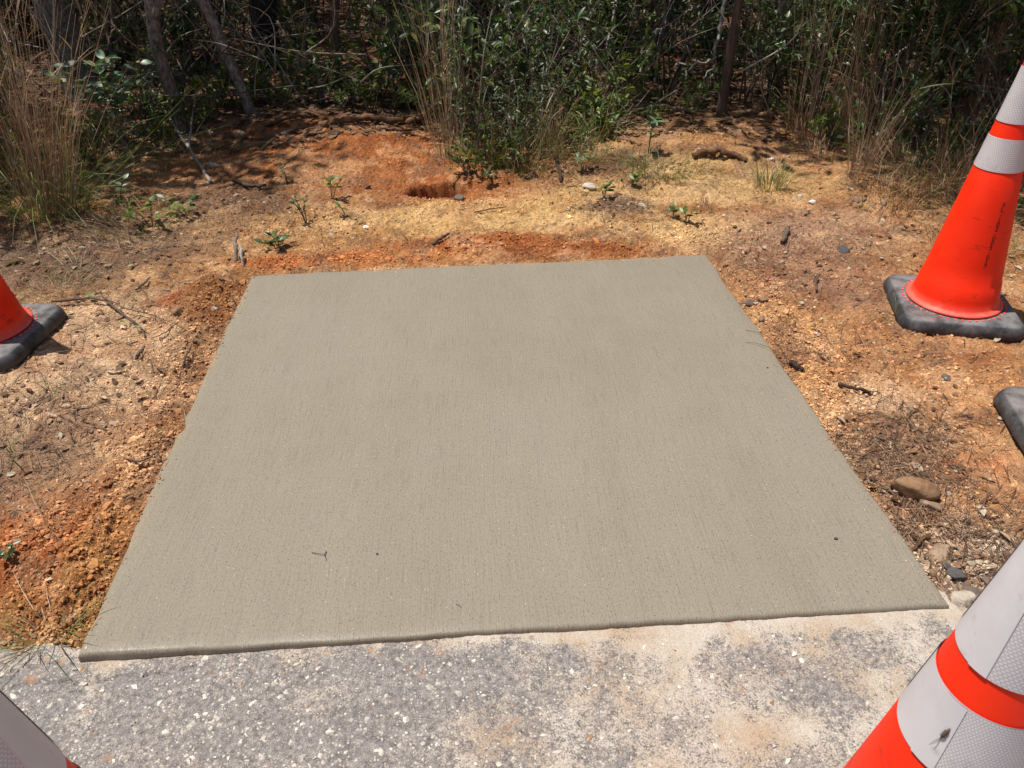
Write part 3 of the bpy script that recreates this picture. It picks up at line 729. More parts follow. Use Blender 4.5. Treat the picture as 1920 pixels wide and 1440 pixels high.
# crowns: leaf clumps over the wooded side; each clump belongs to its nearest tree
def crowns():
    rng = np.random.default_rng(11); n = 2300
    cx, cy, cz = rng.uniform(-8, 8, n), rng.uniform(2.4, 13.5, n), rng.uniform(2.6, 5.6, n)
    sx, sy = cx - SUN.x / SUN.z * cz, cy - SUN.y / SUN.z * cz                     # where the clump's shadow falls
    lim = shade_y(sx) + .14 * fbm(sx, sy, 2.5, 2, 81) + .14
    gap = fbm(sx, sy, 1.6, 2, 82)
    ok = (sy > lim) & (gap > -.22)
    C = np.stack([cx, cy, cz], -1)[ok]
    tops = np.array([[t[0].location.x + t[1][-12][0], t[0].location.y + t[1][-12][1]] for t in TREES])
    own = np.argmin(((C[:, None, :2] - tops[None]) ** 2).sum(-1), 1)
    for k, (root, P2, R2, bark, dia) in enumerate(TREES):
        c = C[own == k] - np.array(root.location)
        if not len(c): continue
        mb, bb = MB(), MB(); m = 46
        P = np.repeat(c, m, 0) + rng.normal(0, 1, (len(c) * m, 3)) * np.array([.20, .20, .15])
        P = P[P[:, 2] > 2.1]
        w = np.array([P[:, 0] + root.location.x, P[:, 1] + root.location.y, P[:, 2]])
        sx, sy = w[0] - SUN.x / SUN.z * w[2], w[1] - SUN.y / SUN.z * w[2]
        P = P[sy > shade_y(sx) - .05 + .10 * fbm(sx, sy, 7, 2, 83)]
        D = rng.normal(size=P.shape) * np.array([1, 1, .45]); U = rng.normal(size=P.shape) * .35 + np.array([0, 0, 1])
        add_leaves(mb, P, D, U, rng.uniform(.07, .13, len(P)), rng.uniform(.035, .06, len(P)), rng.random(len(P)))
        cr = mb.build('crown', L_CANOPY, root); cr['kind'] = 'stuff'
        for q in c[::max(1, len(c) // 14)]:                                        # limbs out to some of the clumps
            i = min(len(P2) - 2, max(int(len(P2) * .45), int(len(P2) * (q[2] - .7) / P2[-1][2])))
            a = P2[i]; mid = (a + q) / 2 + np.array([0, 0, .18])
            L = curve_pts([a, mid, q], 5); bb.tube(L, np.linspace(min(R2[i] * .6, .035), .006, len(L)), 5)
        bb.build('limbs', bark, root)
crowns()

# ------------------------------------------------------------------ shrubs
def shrub_proto(seed, H, spread, nstem, ll, lw, per, up=.5, twigs=7, tinted=(0, 1), lean_leaf=.4):
    r = np.random.default_rng(seed); st, fo = MB(), MB(); P, D, U = [], [], []
    for s in range(nstem):
        a = r.uniform(0, 2 * math.pi); out = np.array([math.cos(a), math.sin(a), 0]); h = H * r.uniform(.55, 1.0); sp_ = spread * r.uniform(.3, 1)
        b = np.array([*(r.normal(0, .03, 2)), -.05])
        pts = curve_pts([b, b + out * sp_ * .25 + np.array([0, 0, h * .4]), b + out * sp_ * .6 + np.array([r.normal(0, .04), r.normal(0, .04), h * .75]), b + out * sp_ + np.array([0, 0, h])], 5)
        st.tube(pts, np.linspace(.0045 + .004 * H, .0015, len(pts)), 5, r.uniform(.1, .9))
        for q in range(twigs):
            i = int(len(pts) * r.uniform(.22, .98)); i = min(i, len(pts) - 1); p0 = pts[i]
            d = norm(np.array([*r.normal(0, 1, 2), r.normal(up, .35)]) + out * .35); L = H * r.uniform(.12, .30)
            p1 = p0 + d * L * .5 + np.array([0, 0, .02]); p2 = p0 + d * L + np.array([0, 0, r.normal(0, .04)])
            tw = curve_pts([p0, p1, p2], 4); st.tube(tw, np.linspace(.0022, .0009, len(tw)), 4, r.uniform(.1, .9))
            for k in range(per):
                t = .25 + .75 * (k + r.random()) / per if k < per - 3 else 1.0
                j = min(int(t * (len(tw) - 1)), len(tw) - 1)
                dd = norm(norm(r.normal(size=3)) * 1.0 + d * lean_leaf * 1.6 + np.array([0, 0, .15]))
                P.append(tw[j] + r.normal(0, .004, 3)); D.append(dd); U.append(np.array([0, 0, 1]) + r.normal(0, .45, 3))
    n = len(P); L = ll * r.uniform(.6, 1.15, n)
    add_leaves(fo, np.array(P), np.array(D), np.array(U), L, L * lw * r.uniform(.8, 1.2, n), tinted[0] + (tinted[1] - tinted[0]) * r.random(n) ** 1.6)
    return st.mesh('stems'), fo.mesh('foliage')
KINDS = {
    'glossy': ([shrub_proto(100 + i, 1.0, .42, 7, .075, .42, 9) for i in range(4)], L_DARK, 'leafy_shrub', 'dark glossy oval-leaved shrub growing in the shaded thicket', 'glossy shrubs in the thicket'),
    'lime': ([shrub_proto(120 + i, .45, .30, 8, .065, .46, 7, .5, 4) for i in range(4)], L_LIME, 'low_shrub', 'low fresh green broad-leaved plant on the forest floor', 'low green plants under the trees'),
    'olive': ([shrub_proto(140 + i, 1.2, .5, 7, .060, .36, 10) for i in range(3)], L_OLIVE, 'twiggy_shrub', 'twiggy olive-green shrub with small leaves in the thicket', 'twiggy olive shrubs in the thicket'),
    'myrtle': ([shrub_proto(160 + i, 1.7, .55, 9, .100, .21, 13, .8, 8, (0, 1), .8) for i in range(3)], L_DARK, 'narrow_leaved_shrub', 'tall dark shrub with long narrow leaves at the wood edge', 'narrow-leaved shrubs at the wood edge')}
for pr, mt, *_ in KINDS.values():
    for a, b in pr: a.materials.append(TWIG); b.materials.append(mt)
def shrub(kind, x, y, sc_, rz, i=0, label=None, sz=None):
    pr, mt, name, lab, grp = KINDS[kind]; a, b = pr[i % len(pr)]
    t = thing(name, (x, y, gz(x, y)), label or lab, 'shrub', grp, rz); t.scale = (sc_, sc_, sz or sc_)
    link('stems', a, None, t); f = link('foliage', b, None, t); f['kind'] = 'stuff'
    SHRUBS.append((t, kind))
    return t
SHRUBS = []
rs = np.random.default_rng(5)
def strew(kind, n, x0, x1, y0, y1, s0, s1, mind):
    pts = []
    for _ in range(n * 30):
        if len(pts) >= n: break
        x, y = rs.uniform(x0, x1), rs.uniform(y0, y1)
        if abs(x) > .72 * y + .6: continue
        if any((x - a) ** 2 + (y - b) ** 2 < mind ** 2 for a, b in pts): continue
        pts.append((x, y)); shrub(kind, x, y, rs.uniform(s0, s1), rs.uniform(0, 6.28), len(pts))
# edge of the thicket, placed plant by plant
for px, py, k, s_ in [(895, 285, 'olive', .62), (945, 240, 'glossy', .80), (860, 235, 'glossy', 1.0), (1010, 215, 'glossy', .9), (1085, 225, 'lime', .9), (880, 318, 'lime', .42),
                      (1000, 268, 'olive', .50), (965, 298, 'olive', .40), (1030, 262, 'lime', .6), (1075, 272, 'lime', .45), (935, 300, 'lime', .55), (1140, 250, 'lime', .5), (1020, 240, 'olive', .6), (450, 205, 'lime', .6), (365, 235, 'lime', .5), (500, 190, 'lime', .7), (250, 290, 'olive', .4), (310, 262, 'lime', .5), (660, 190, 'lime', .6), (760, 195, 'lime', .6), (1570, 235, 'lime', .7), (1480, 225, 'lime', .5), (1740, 310, 'lime', .5), (1860, 310, 'olive', .5), (1620, 285, 'lime', .5), (60, 330, 'lime', .6), (170, 300, 'lime', .6), (1110, 240, 'lime', .7), (1130, 205, 'olive', .75), (1190, 190, 'lime', 1.1), (790, 190, 'glossy', .7), (720, 178, 'lime', 1.1), (690, 205, 'lime', .6), (800, 215, 'lime', .7), (600, 190, 'lime', .8), (560, 160, 'lime', 1.0),
                      (540, 200, 'lime', .5), (470, 180, 'lime', .8), (420, 195, 'lime', .7), (390, 215, 'lime', .6), (300, 235, 'lime', .7), (270, 240, 'olive', .5), (330, 200, 'olive', .6), (1260, 165, 'olive', .8), (1300, 200, 'lime', .6),
                      (1400, 185, 'olive', .8), (1440, 195, 'myrtle', .5), (1520, 215, 'glossy', .8), (1560, 265, 'lime', .5), (1640, 300, 'glossy', .55), (1690, 280, 'olive', .7), (1640, 240, 'myrtle', .7), (1720, 250, 'myrtle', .85),
                      (1790, 300, 'lime', .7), (1800, 260, 'myrtle', .9), (1870, 270, 'myrtle', .95), (1900, 330, 'olive', .6), (1600, 180, 'myrtle', .9), (1680, 170, 'myrtle', 1.0), (1780, 180, 'myrtle', 1.1), (1890, 190, 'myrtle', 1.1),
                      (1950, 240, 'myrtle', 1.0), (1500, 160, 'olive', .9), (0, 300, 'olive', .7), (30, 240, 'glossy', .7), (-60, 350, 'glossy', .8), (200, 260, 'lime', .6), (1930, 400, 'lime', .4), (880, 170, 'olive', .9), (1060, 160, 'olive', .8),
                      (960, 190, 'olive', .8), (1340, 165, 'glossy', .6), (1220, 225, 'lime', .35), (640, 210, 'lime', .35)]:
    g = plane_pt(px, py, .03)
    shrub(k, g[0], g[1], s_ * rs.uniform(.9, 1.1), rs.uniform(0, 6.28), rs.integers(0, 4))
strew('lime', 34, -5, 5, 5.6, 9.5, .8, 1.5, .45)
strew('glossy', 30, -6, 6, 6.2, 11, .8, 1.3, .6)
strew('olive', 30, -6, 6, 6.0, 11, .7, 1.2, .6)
strew('myrtle', 16, .8, 6.5, 5.6, 10.5, .8, 1.2, .6)
# leaf mass added beyond the view to block sky light from behind the wood
def wood_light_block():
    r = np.random.default_rng(77); n = 26000; mb = MB()
    x = r.uniform(-11, 11, n); y = r.uniform(10.6, 14, n); z = r.beta(1.3, 1.5, n) * 3.6
    k = fbm(x * 1.0, z * 1.5 + y, 1.3, 3, 90) > -.12; x, y, z = x[k], y[k], z[k]
    P = np.stack([x, y, z], -1); D = r.normal(size=P.shape); U = r.normal(size=P.shape) * .5 + np.array([0, -.4, 1])
    add_leaves(mb, P, D, U, r.uniform(.12, .24, len(P)), r.uniform(.06, .11, len(P)), r.random(len(P)))
    for s in (-1, 1):
        m = 9000; x = s * r.uniform(6.2, 9.5, m); y = r.uniform(3.6, 11, m); z = r.beta(1.2, 1.6, m) * 3.2; P = np.stack([x, y, z], -1)
        add_leaves(mb, P, r.normal(size=P.shape), r.normal(size=P.shape) * .5 + np.array([0, 0, 1]), r.uniform(.10, .20, m), r.uniform(.05, .10, m), r.random(m))
    o = mb.build('light_block_undergrowth', L_CANOPY); tag(o, 'unseen mass of leaves added deep in the wood to block light', 'undergrowth', None, 'stuff')
wood_light_block()

# big-leaved grey-green seedling bush by the grass tuft
def leaf_obj(parent, mesh, p, d, u, L, w):
    d = Vector(d).normalized(); u = Vector(u); x = d.cross(u).normalized(); z = x.cross(d)
    o = link('leaf', mesh, None, parent)
    o.matrix_local = Matrix(((x.x * w, d.x * L, z.x * L, p[0]), (x.y * w, d.y * L, z.y * L, p[1]), (x.z * w, d.z * L, z.z * L, p[2]), (0, 0, 0, 1)))
    return o
def leaf_variants(mat, seed):
    r = np.random.default_rng(seed); out = []
    for k in range(7):
        # finer blade: nine cross rows, cupped and arched
        n = 9; t = np.linspace(0, 1, n); w = np.sin(np.clip(t * 1.02, 0, 1) ** .85 * math.pi) ** .8 * .5; w[0] = .03; w[-1] = .0
        arch = -.22 * t ** 2 * r.uniform(.3, 1.4); tw = r.normal(0, .18)
        V = []
        for i in range(n):
            V += [(-w[i], t[i], arch[i] + .10 * w[i] + tw * w[i] * t[i]), (0, t[i], arch[i]), (w[i], t[i], arch[i] + .10 * w[i] - tw * w[i] * t[i])]
        F = []
        for i in range(n - 1):
            a = i * 3; F += [(a, a + 1, a + 4, a + 3), (a + 1, a + 2, a + 5, a + 4)]
        me = mesh_np('leaf', np.array(V), [np.array(F)], np.full(3 * n, k / 6.0)); me.materials.append(mat); out.append(me)
    return out
LV_BLUE, LV_LIME, LV_DARK, LV_DEAD = leaf_variants(L_BLUE, 1), leaf_variants(L_LIME, 2), leaf_variants(L_DARK, 3), leaf_variants(DEADLEAF, 4)
def seedling(px, py, h, nst, nl, ll, lw, lv, label, seed, spread=.5, group='small seedlings on the bare soil'):
    r = np.random.default_rng(seed); g = spot(px, py)
    t = thing('seedling', g, label, 'seedling', group); sm = MB(); h, ll = h * .85, ll * .88
    for s in range(nst):
        a = r.uniform(0, 6.28); o = np.array([math.cos(a), math.sin(a), 0]) * spread * h * (0.3 if nst == 1 else r.uniform(.4, 1)); hh = h * r.uniform(.7, 1)
        P = curve_pts([(0, 0, -.02), o * .4 + np.array([0, 0, hh * .5]), o + np.array([0, 0, hh])], 5)
        sm.tube(P, np.linspace(.0028, .0012, len(P)), 5, .5)
        for k in range(nl):
            i = min(len(P) - 1, int(len(P) * (.45 + .55 * (k + 1) / nl))); b = k * 2.4 + r.normal(0, .3)
            d = np.array([math.cos(b), math.sin(b), r.uniform(.1, .9)])
            leaf_obj(t, lv[r.integers(0, 7)], P[i], d, np.array([0, 0, 1]) + r.normal(0, .25, 3), ll * r.uniform(.7, 1.15), ll * lw * r.uniform(.85, 1.2))
    sm.build('stem', GREENSTEM, t)
    return t
seedling(232, 262, .56, 10, 10, .105, .42, LV_BLUE, 'grey-green broad-leaved bush between the dry grass tuft and a slim tree', 1, .6)
seedling(285, 425, .12, 4, 5, .060, .48, LV_LIME, 'sprawling seedling with yellowish leaves where the grass tuft meets the sand', 2, 1.2)
seedling(350, 405, .10, 4, 5, .050, .48, LV_LIME, 'bright leafy seedling beside the sunlit sand below the slim tree', 3, 1.1)
seedling(225, 375, .13, 3, 4, .045, .45, LV_BLUE, 'pale small seedling at the foot of the grass tuft', 4, .8)
seedling(622, 372, .17, 3, 6, .055, .40, LV_LIME, 'bright green seedling with upright leaves on the red soil', 5, .5)
seedling(575, 420, .15, 3, 7, .034, .42, LV_LIME, 'small-leaved seedling drooping over pale sand', 6, .5)
seedling(650, 408, .07, 2, 3, .040, .40, LV_LIME, 'tiny two-stemmed seedling alone on yellow sand', 7, .6)
seedling(540, 345, .12, 2, 6, .040, .4, LV_BLUE, 'thin greyish seedling on shaded red soil', 8, .5)
seedling(520, 462, .05, 4, 5, .055, .38, LV_DARK, 'flat dark rosette seedling near the slab corner', 9, 1.6)
seedling(1132, 372, .09, 3, 4, .050, .45, LV_LIME, 'leafy sprout with pale green leaves amid grey litter', 10, .5)
seedling(1182, 350, .08, 3, 4, .040, .40, LV_LIME, 'narrow-leaved sprout behind the grey litter patch', 11, .6)
seedling(1262, 412, .07, 2, 4, .040, .45, LV_LIME, 'round-leaved sprout on yellow sand', 12, .5)
seedling(1288, 418, .09, 2, 4, .048, .45, LV_LIME, 'pointed-leaved sprout on yellow sand', 13, .4)
seedling(1215, 287, .22, 2, 7, .075, .42, LV_BLUE, 'tall thin-stemmed seedling with a whorl of leaves on the sandy mound', 14, .25)
seedling(1095, 320, .11, 3, 5, .055, .38, LV_BLUE, 'grey-leaved seedling at the front of the cut grass stubble', 15, .6)
seedling(925, 345, .10, 3, 5, .05, .38, LV_DARK, 'dark seedling at the foot of the glossy thicket', 16, .8)
seedling(20, 1045, .03, 3, 4, .020, .5, LV_DARK, 'tiny green weed on the strong red soil', 17, 1.0)
seedling(1295, 235, .20, 2, 5, .05, .42, LV_DARK, 'dark seedling beside fallen sticks on the mound', 18, .4)
seedling(1580, 300, .16, 3, 6, .06, .38, LV_DARK, 'dark drooping seedling amid dry stalks', 19, .5)
seedling(1840, 330, .18, 3, 5, .05, .5, LV_LIME, 'light green climbing sprout in the tangled dry grass', 20, .5)

# palmetto with green fans and dead hanging fronds
def fan(r, L, nseg, half, mat, par, p, d, name, droop):
    mb = MB(); d = norm(np.array(d)); side = norm(np.cross(d, np.array([0, 0, 1.0]))); up = np.cross(side, d)
    st = curve_pts([np.zeros(3), np.array(p) * .5 + np.array([0, 0, .05]), np.array(p)], 5); mb.tube(st, np.linspace(.009, .005, len(st)), 5, .5)
    for k in range(nseg):
        a = -half + 2 * half * k / (nseg - 1); v = d * math.cos(a) + side * math.sin(a); l = L * (.75 + .25 * math.cos(a)) * r.uniform(.9, 1.05)
        t = np.linspace(0, 1, 6)[:, None]; Q = np.array(p) + v * t * l + up * .05 * np.sin(t * 3) * L - np.array([0, 0, 1]) * droop * t ** 2 * l
        w = np.interp(np.linspace(0, 1, 6), [0, .35, .7, 1], [.010, .034, .024, .002]); s2 = norm(np.cross(v, up) + up * (.5 if k % 2 else -.5))
        mb.ribbon(Q, w, s2, r.uniform(.2, .9))
    return mb.build(name, mat, par)
def palmetto(px, py, n, label, seed, mat, H, droop, name='frond'):
    r = np.random.default_rng(seed); g = spot(px, py); t = thing('palmetto', g, label, 'palm')
    for k in range(n):
        a = k * 6.283 / n + r.normal(0, .3); h = H * r.uniform(.6, 1.1); p = (math.cos(a) * h * .55, math.sin(a) * h * .55, h)
        fan(r, .55, 17, 1.45, mat, t, p, (math.cos(a), math.sin(a), .25 - droop), name, droop)
    return t
palmetto(565, 105, 6, 'green fan palmetto in the shade behind the thin brown sapling', 1, L_OLIVE, .9, .15)
palmetto(240, 115, 8, 'clump of dead grey-brown palm fronds hanging by the stout trunk', 2, NEEDLE, .85, .75, 'dead_frond')
palmetto(140, 60, 6, 'shaded palmetto fans behind the stout grey trunk', 3, L_OLIVE, 1.0, .25)

# ------------------------------------------------------------------ grasses
def blades(mb, r, n, rad, h0, h1, lean, droop, w, tint, k=7, dirbias=None, shear=0):
    for _ in range(n):
        a, rr_ = r.uniform(0, 6.283), rad * math.sqrt(r.random()); b = np.array([math.cos(a) * rr_, math.sin(a) * rr_, -.01])
        o = np.array([math.cos(a + r.normal(0, .6)), math.sin(a + r.normal(0, .6)), 0]); h = r.uniform(h0, h1); L = lean * abs(r.normal(.6, .5)); dr = droop * r.random()
        if dirbias is not None: o = norm(o + np.array(dirbias))
        t = np.linspace(0, 1, k)[:, None]
        Q = b + np.array([0, 0, 1]) * h * (t - dr * t ** 2.5) + o * h * (L * t + .6 * dr * t ** 2.2)
        Q[1:] += r.normal(0, .013 * h, (k - 1, 3)).cumsum(0)
        Q[:, 0] += shear * np.maximum(Q[:, 2], 0) * r.uniform(.5, 1.3)
        sd = norm(np.cross(o, np.array([0, 0, 1.0])) + r.normal(0, .4, 3))
        ww = w * r.uniform(.6, 1.2) * np.interp(np.linspace(0, 1, k), [0, .3, .75, 1], [.8, 1, .7, .08])
        mb.ribbon(Q, ww, sd, tint[0] + (tint[1] - tint[0]) * r.random())
def plumes(mb, r, n, rad, h0, h1, lean, tint, shear=0):               # tall dry stalks with feathery sheaths
    for _ in range(n):
        a, rr_ = r.uniform(0, 6.283), rad * math.sqrt(r.random()); b = np.array([math.cos(a) * rr_, math.sin(a) * rr_, -.01]); h = r.uniform(h0, h1)
        o = np.array([math.cos(a) + r.normal(0, .5), math.sin(a) + r.normal(0, .5), 0]); t = np.linspace(0, 1, 8)[:, None]; l = lean * r.uniform(.2, 1.2)
        Q = b + np.array([0, 0, 1]) * h * t + o * h * l * t ** 1.6; Q[1:] += r.normal(0, .006 * h, (7, 3)).cumsum(0)
        Q[:, 0] += shear * np.maximum(Q[:, 2], 0) * r.uniform(.5, 1.3)
        tt = tint[0] + (tint[1] - tint[0]) * r.random(); mb.tube(Q, np.linspace(.0017, .0006, 8), 4, tt, False)
        for q in range(r.integers(3, 7)):
            i = r.integers(2, 8); d = norm(Q[min(i, 7)] - Q[i - 1] + r.normal(0, .35, 3) * .12 * h); ll = r.uniform(.05, .16); s = np.linspace(0, 1, 4)[:, None]
            S = Q[i - 1] + norm(d + r.normal(0, .25, 3)) * s * ll - np.array([0, 0, .25]) * (s ** 2) * ll * r.random()
            mb.ribbon(S, np.array([.0025, .0032, .002, .0004]), norm(r.normal(size=3)), min(1, tt + .15))
def clump(px, py, label, dry=None, green=None, plume=None, seed=0, cat='grass clump', name='grass_clump', group=None, bias=None, shear=0):
    r = np.random.default_rng(seed); g = spot(px, py); t = thing(name, g, label, cat, group)
    for nm, mat, spec in (('dry_blades', G_DRY, dry), ('green_blades', G_GREEN, green)):
        if spec: mb = MB(); blades(mb, r, *spec, dirbias=bias, shear=shear if nm == 'dry_blades' else 0); mb.build(nm, mat, t)['kind'] = 'stuff'
    if plume: mb = MB(); plumes(mb, r, *plume, shear=shear); mb.build('stalks', G_DRY, t)['kind'] = 'stuff'
    return t
# (n, radius, h0, h1, lean, droop, width, tints)
clump(95, 400, 'tall tuft of russet dry grass with green blades at its foot', (150, .12, .30, .80, .20, .25, .0030, (.1, .9)), (170, .16, .25, .60, 1.05, 1.0, .0044, (.25, .95)), (58, .10, .70, 1.08, .20, (.3, 1)), 1, shear=.20)
clump(30, 330, 'leaning russet grass stalks behind the tall dry tuft', (40, .08, .3, .7, .2, .3, .0030, (.05, .6)), (40, .1, .3, .5, .6, .6, .0042, (.1, .6)), (14, .06, .6, .95, .20, (.0, .4)), 2, shear=.1)
clump(170, 330, 'sparse reddish grass leaning against the broad-leaved bush', (90, .12, .25, .6, .45, .35, .003, (.0, .5)), None, (12, .1, .4, .7, .4, (.1, .4)), 3)
clump(838, 292, 'tall pale bundle of dry stalks beside the glossy thicket', (44, .10, .20, .75, .16, .25, .0032, (.35, 1)), None, (26, .07, .75, 1.35, .16, (.5, 1)), 4, shear=-.05)
clump(1022, 285, 'cut-off stubble of a dry brown grass clump', (170, .10, .13, .27, .42, .0, .0045, (.2, .7)), (60, .14, .15, .3, .9, .7, .0035, (.3, .9)), None, 5)
clump(930, 300, 'thin green grass at the front of the glossy thicket', (60, .15, .12, .35, .7, .6, .003, (.4, 1)), (70, .18, .15, .4, .7, .7, .0035, (.3, .9)), None, 6)
clump(1120, 262, 'arching pale grass blades beside the cut stubble', (60, .1, .15, .32, .8, .9, .003, (.6, 1)), (70, .1, .2, .4, .6, .8, .003, (.3, 1)), None, 7)
clump(1150, 215, 'fine upright green grass in the shade', (20, .08, .2, .4, .4, .5, .0025, (.5, 1)), (80, .1, .25, .5, .35, .5, .0028, (.2, .8)), None, 8)
clump(1445, 350, 'small pale green tussock on the sunlit sand', (40, .06, .08, .17, .5, .4, .003, (.6, 1)), (90, .07, .10, .22, .6, .6, .0034, (.4, 1)), None, 9)
clump(1235, 325, 'flattened green grass lying on the sandy mound', None, (130, .14, .05, .12, 1.6, .9, .0035, (.1, .7)), None, 10)
clump(1515, 262, 'dense russet tangle of dry grass below bare stalks', (170, .16, .15, .45, .5, .6, .0034, (.05, .6)), None, (26, .14, .7, 1.2, .14, (.3, .9)), 11)
clump(1585, 275, 'upright straw-coloured stalks next to the russet tangle', (90, .06, .25, .6, .15, .3, .0038, (.2, .8)), None, (22, .05, .7, 1.1, .12, (.2, .7)), 12)
clump(1612, 330, 'slanting sheaf of grey-brown stalks at the edge of the soil', (44, .07, .15, .45, .25, .25, .0034, (.25, .9)), None, (10, .05, .4, .75, .35, (.3, .8)), 13, bias=(.9, 0, 0))
clump(1700, 345, 'matted straw and grass on the shaded bank', (220, .22, .1, .32, .8, .8, .003, (.1, .8)), (60, .2, .1, .3, .8, .7, .003, (.2, .8)), None, 14)
clump(1760, 350, 'bristly dead grass hummock near the numbered cone', (220, .18, .15, .38, .8, .8, .003, (.15, .9)), (50, .18, .12, .3, .8, .7, .003, (.3, .9)), (10, .1, .3, .6, .3, (.3, .8)), 15)
clump(1790, 285, 'tall reddish bundle of stalks reaching above the hummock', (50, .05, .3, .8, .1, .2, .0036, (.05, .4)), None, (34, .05, .8, 1.35, .08, (.05, .55)), 16)
clump(1850, 335, 'fine pale grass tangle behind the numbered cone', (160, .2, .15, .4, .7, .8, .0026, (.4, 1)), (60, .18, .15, .35, .7, .7, .003, (.3, .9)), None, 17)
clump(1660, 300, 'thin bent stalks arching in the shaded bank', (60, .1, .2, .5, .5, .7, .003, (.1, .6)), None, (14, .08, .5, .9, .3, (.1, .6)), 18)
clump(1860, 470, 'small dusty weed tuft behind the numbered cone', (30, .08, .05, .12, .8, .6, .003, (.6, 1)), (60, .1, .05, .12, .9, .6, .003, (.3, .8)), None, 19)
clump(85, 1190, 'flattened pale green tuft at the slab corner by the asphalt', (30, .04, .03, .08, 1.2, .5, .0022, (.6, 1)), (46, .045, .03, .09, 1.4, .6, .0022, (.5, 1)), None, 20)
clump(110, 545, 'low mat of fine green grass behind a cone', (120, .10, .02, .06, 1.0, .5, .002, (.3, 1)), (160, .12, .02, .06, 1.0, .6, .002, (.2, .8)), None, 21)
clump(150, 505, 'thin grass wisps in brown litter', (60, .10, .03, .08, 1.0, .5, .002, (.3, 1)), (50, .10, .03, .08, 1.0, .6, .002, (.2, .8)), None, 22)
clump(250, 430, 'grassy fringe under the broad-leaved bush', (90, .2, .04, .12, 1.0, .6, .0025, (.3, 1)), (90, .2, .05, .14, 1.0, .6, .0028, (.3, .9)), None, 23)
clump(25, 855, 'two crossed green grass blades on tan soil', None, (7, .015, .06, .10, 1.0, .6, .003, (.5, .9)), None, 24)
clump(98, 735, 'tiny green grass sprout in the trampled tan soil', None, (14, .012, .03, .07, .9, .5, .0022, (.2, .7)), None, 25)
clump(85, 985, 'dry wisp of grass on the red soil', (20, .03, .03, .08, 1.1, .5, .0018, (.5, 1)), (8, .03, .03, .06, 1, .5, .002, (.3, .7)), None, 26)
clump(1690, 605, 'few green grass blades bent against a cone base', (6, .02, .05, .09, .7, .5, .0022, (.5, 1)), (16, .04, .05, .11, .7, .6, .0022, (.4, 1)), None, 27)
clump(1320, 390, 'spiky cut stubble on yellow sand', (40, .05, .03, .10, .4, .0, .0028, (.4, .9)), (10, .05, .03, .08, .6, .4, .0025, (.2, .6)), None, 28)
clump(735, 488, 'short pale wisps beside the back edge of the slab', (26, .035, .02, .05, .9, .5, .0018, (.6, 1)), (16, .03, .02, .05, .9, .5, .002, (.5, 1)), None, 29)

clump(975, 322, 'mixed green and straw grass before the cut stubble', (50, .12, .08, .22, .7, .6, .003, (.3, 1)), (70, .13, .08, .25, .8, .7, .0032, (.2, .9)), None, 31)
clump(1085, 300, 'low weedy grass between the cut stubble and grey litter', (70, .14, .06, .2, .9, .7, .0028, (.2, .9)), (80, .14, .08, .22, .8, .7, .003, (.2, .9)), None, 32)
clump(1180, 305, 'dark green flattened grass at the foot of the mound', (40, .14, .05, .15, 1.1, .8, .0028, (.1, .7)), (90, .15, .06, .18, 1.1, .9, .0032, (.1, .7)), None, 33)
clump(1265, 318, 'green grass sprawling below the muddy root', (20, .12, .05, .12, 1.2, .8, .0028, (.3, .9)), (70, .14, .05, .14, 1.3, .9, .0032, (.1, .7)), None, 34)
clump(1545, 300, 'short straw fringe below the russet tangle', (110, .16, .06, .22, .8, .7, .0028, (.1, .8)), (30, .14, .06, .18, .8, .7, .003, (.2, .8)), None, 35)
clump(1660, 375, 'thin straw wisps at the foot of the slanting sheaf', (90, .18, .05, .2, .9, .8, .0026, (.2, .9)), (40, .16, .05, .16, .9, .7, .0028, (.2, .8)), None, 36)
clump(1830, 400, 'matted pale straw close behind the numbered cone', (140, .2, .06, .22, .9, .8, .0026, (.3, 1)), (50, .18, .06, .2, .9, .7, .0028, (.3, .9)), None, 37)
clump(1240, 210, 'dry bent grass between fallen branches on the mound', (80, .2, .1, .3, .7, .7, .0026, (.2, .9)), (40, .2, .1, .28, .7, .7, .003, (.2, .8)), None, 38)
clump(1000, 300, 'messy low mound of dry stems and weeds before the thicket', (120, .22, .08, .28, .9, .7, .0028, (.2, 1)), (90, .22, .08, .26, .9, .7, .0032, (.2, .9)), (10, .15, .2, .45, .5, (.3, .9)), 40)
clump(300, 300, 'thin dry grass in shade between the slim tree and broad-leaved bush', (90, .3, .06, .25, .9, .7, .0026, (.1, .8)), (50, .3, .06, .2, .9, .7, .003, (.1, .6)), None, 41)
clump(400, 290, 'thin shaded grass near the propped stick', (60, .25, .05, .16, .9, .7, .0026, (.2, .8)), (50, .25, .06, .18, .9, .7, .003, (.1, .6)), None, 39)
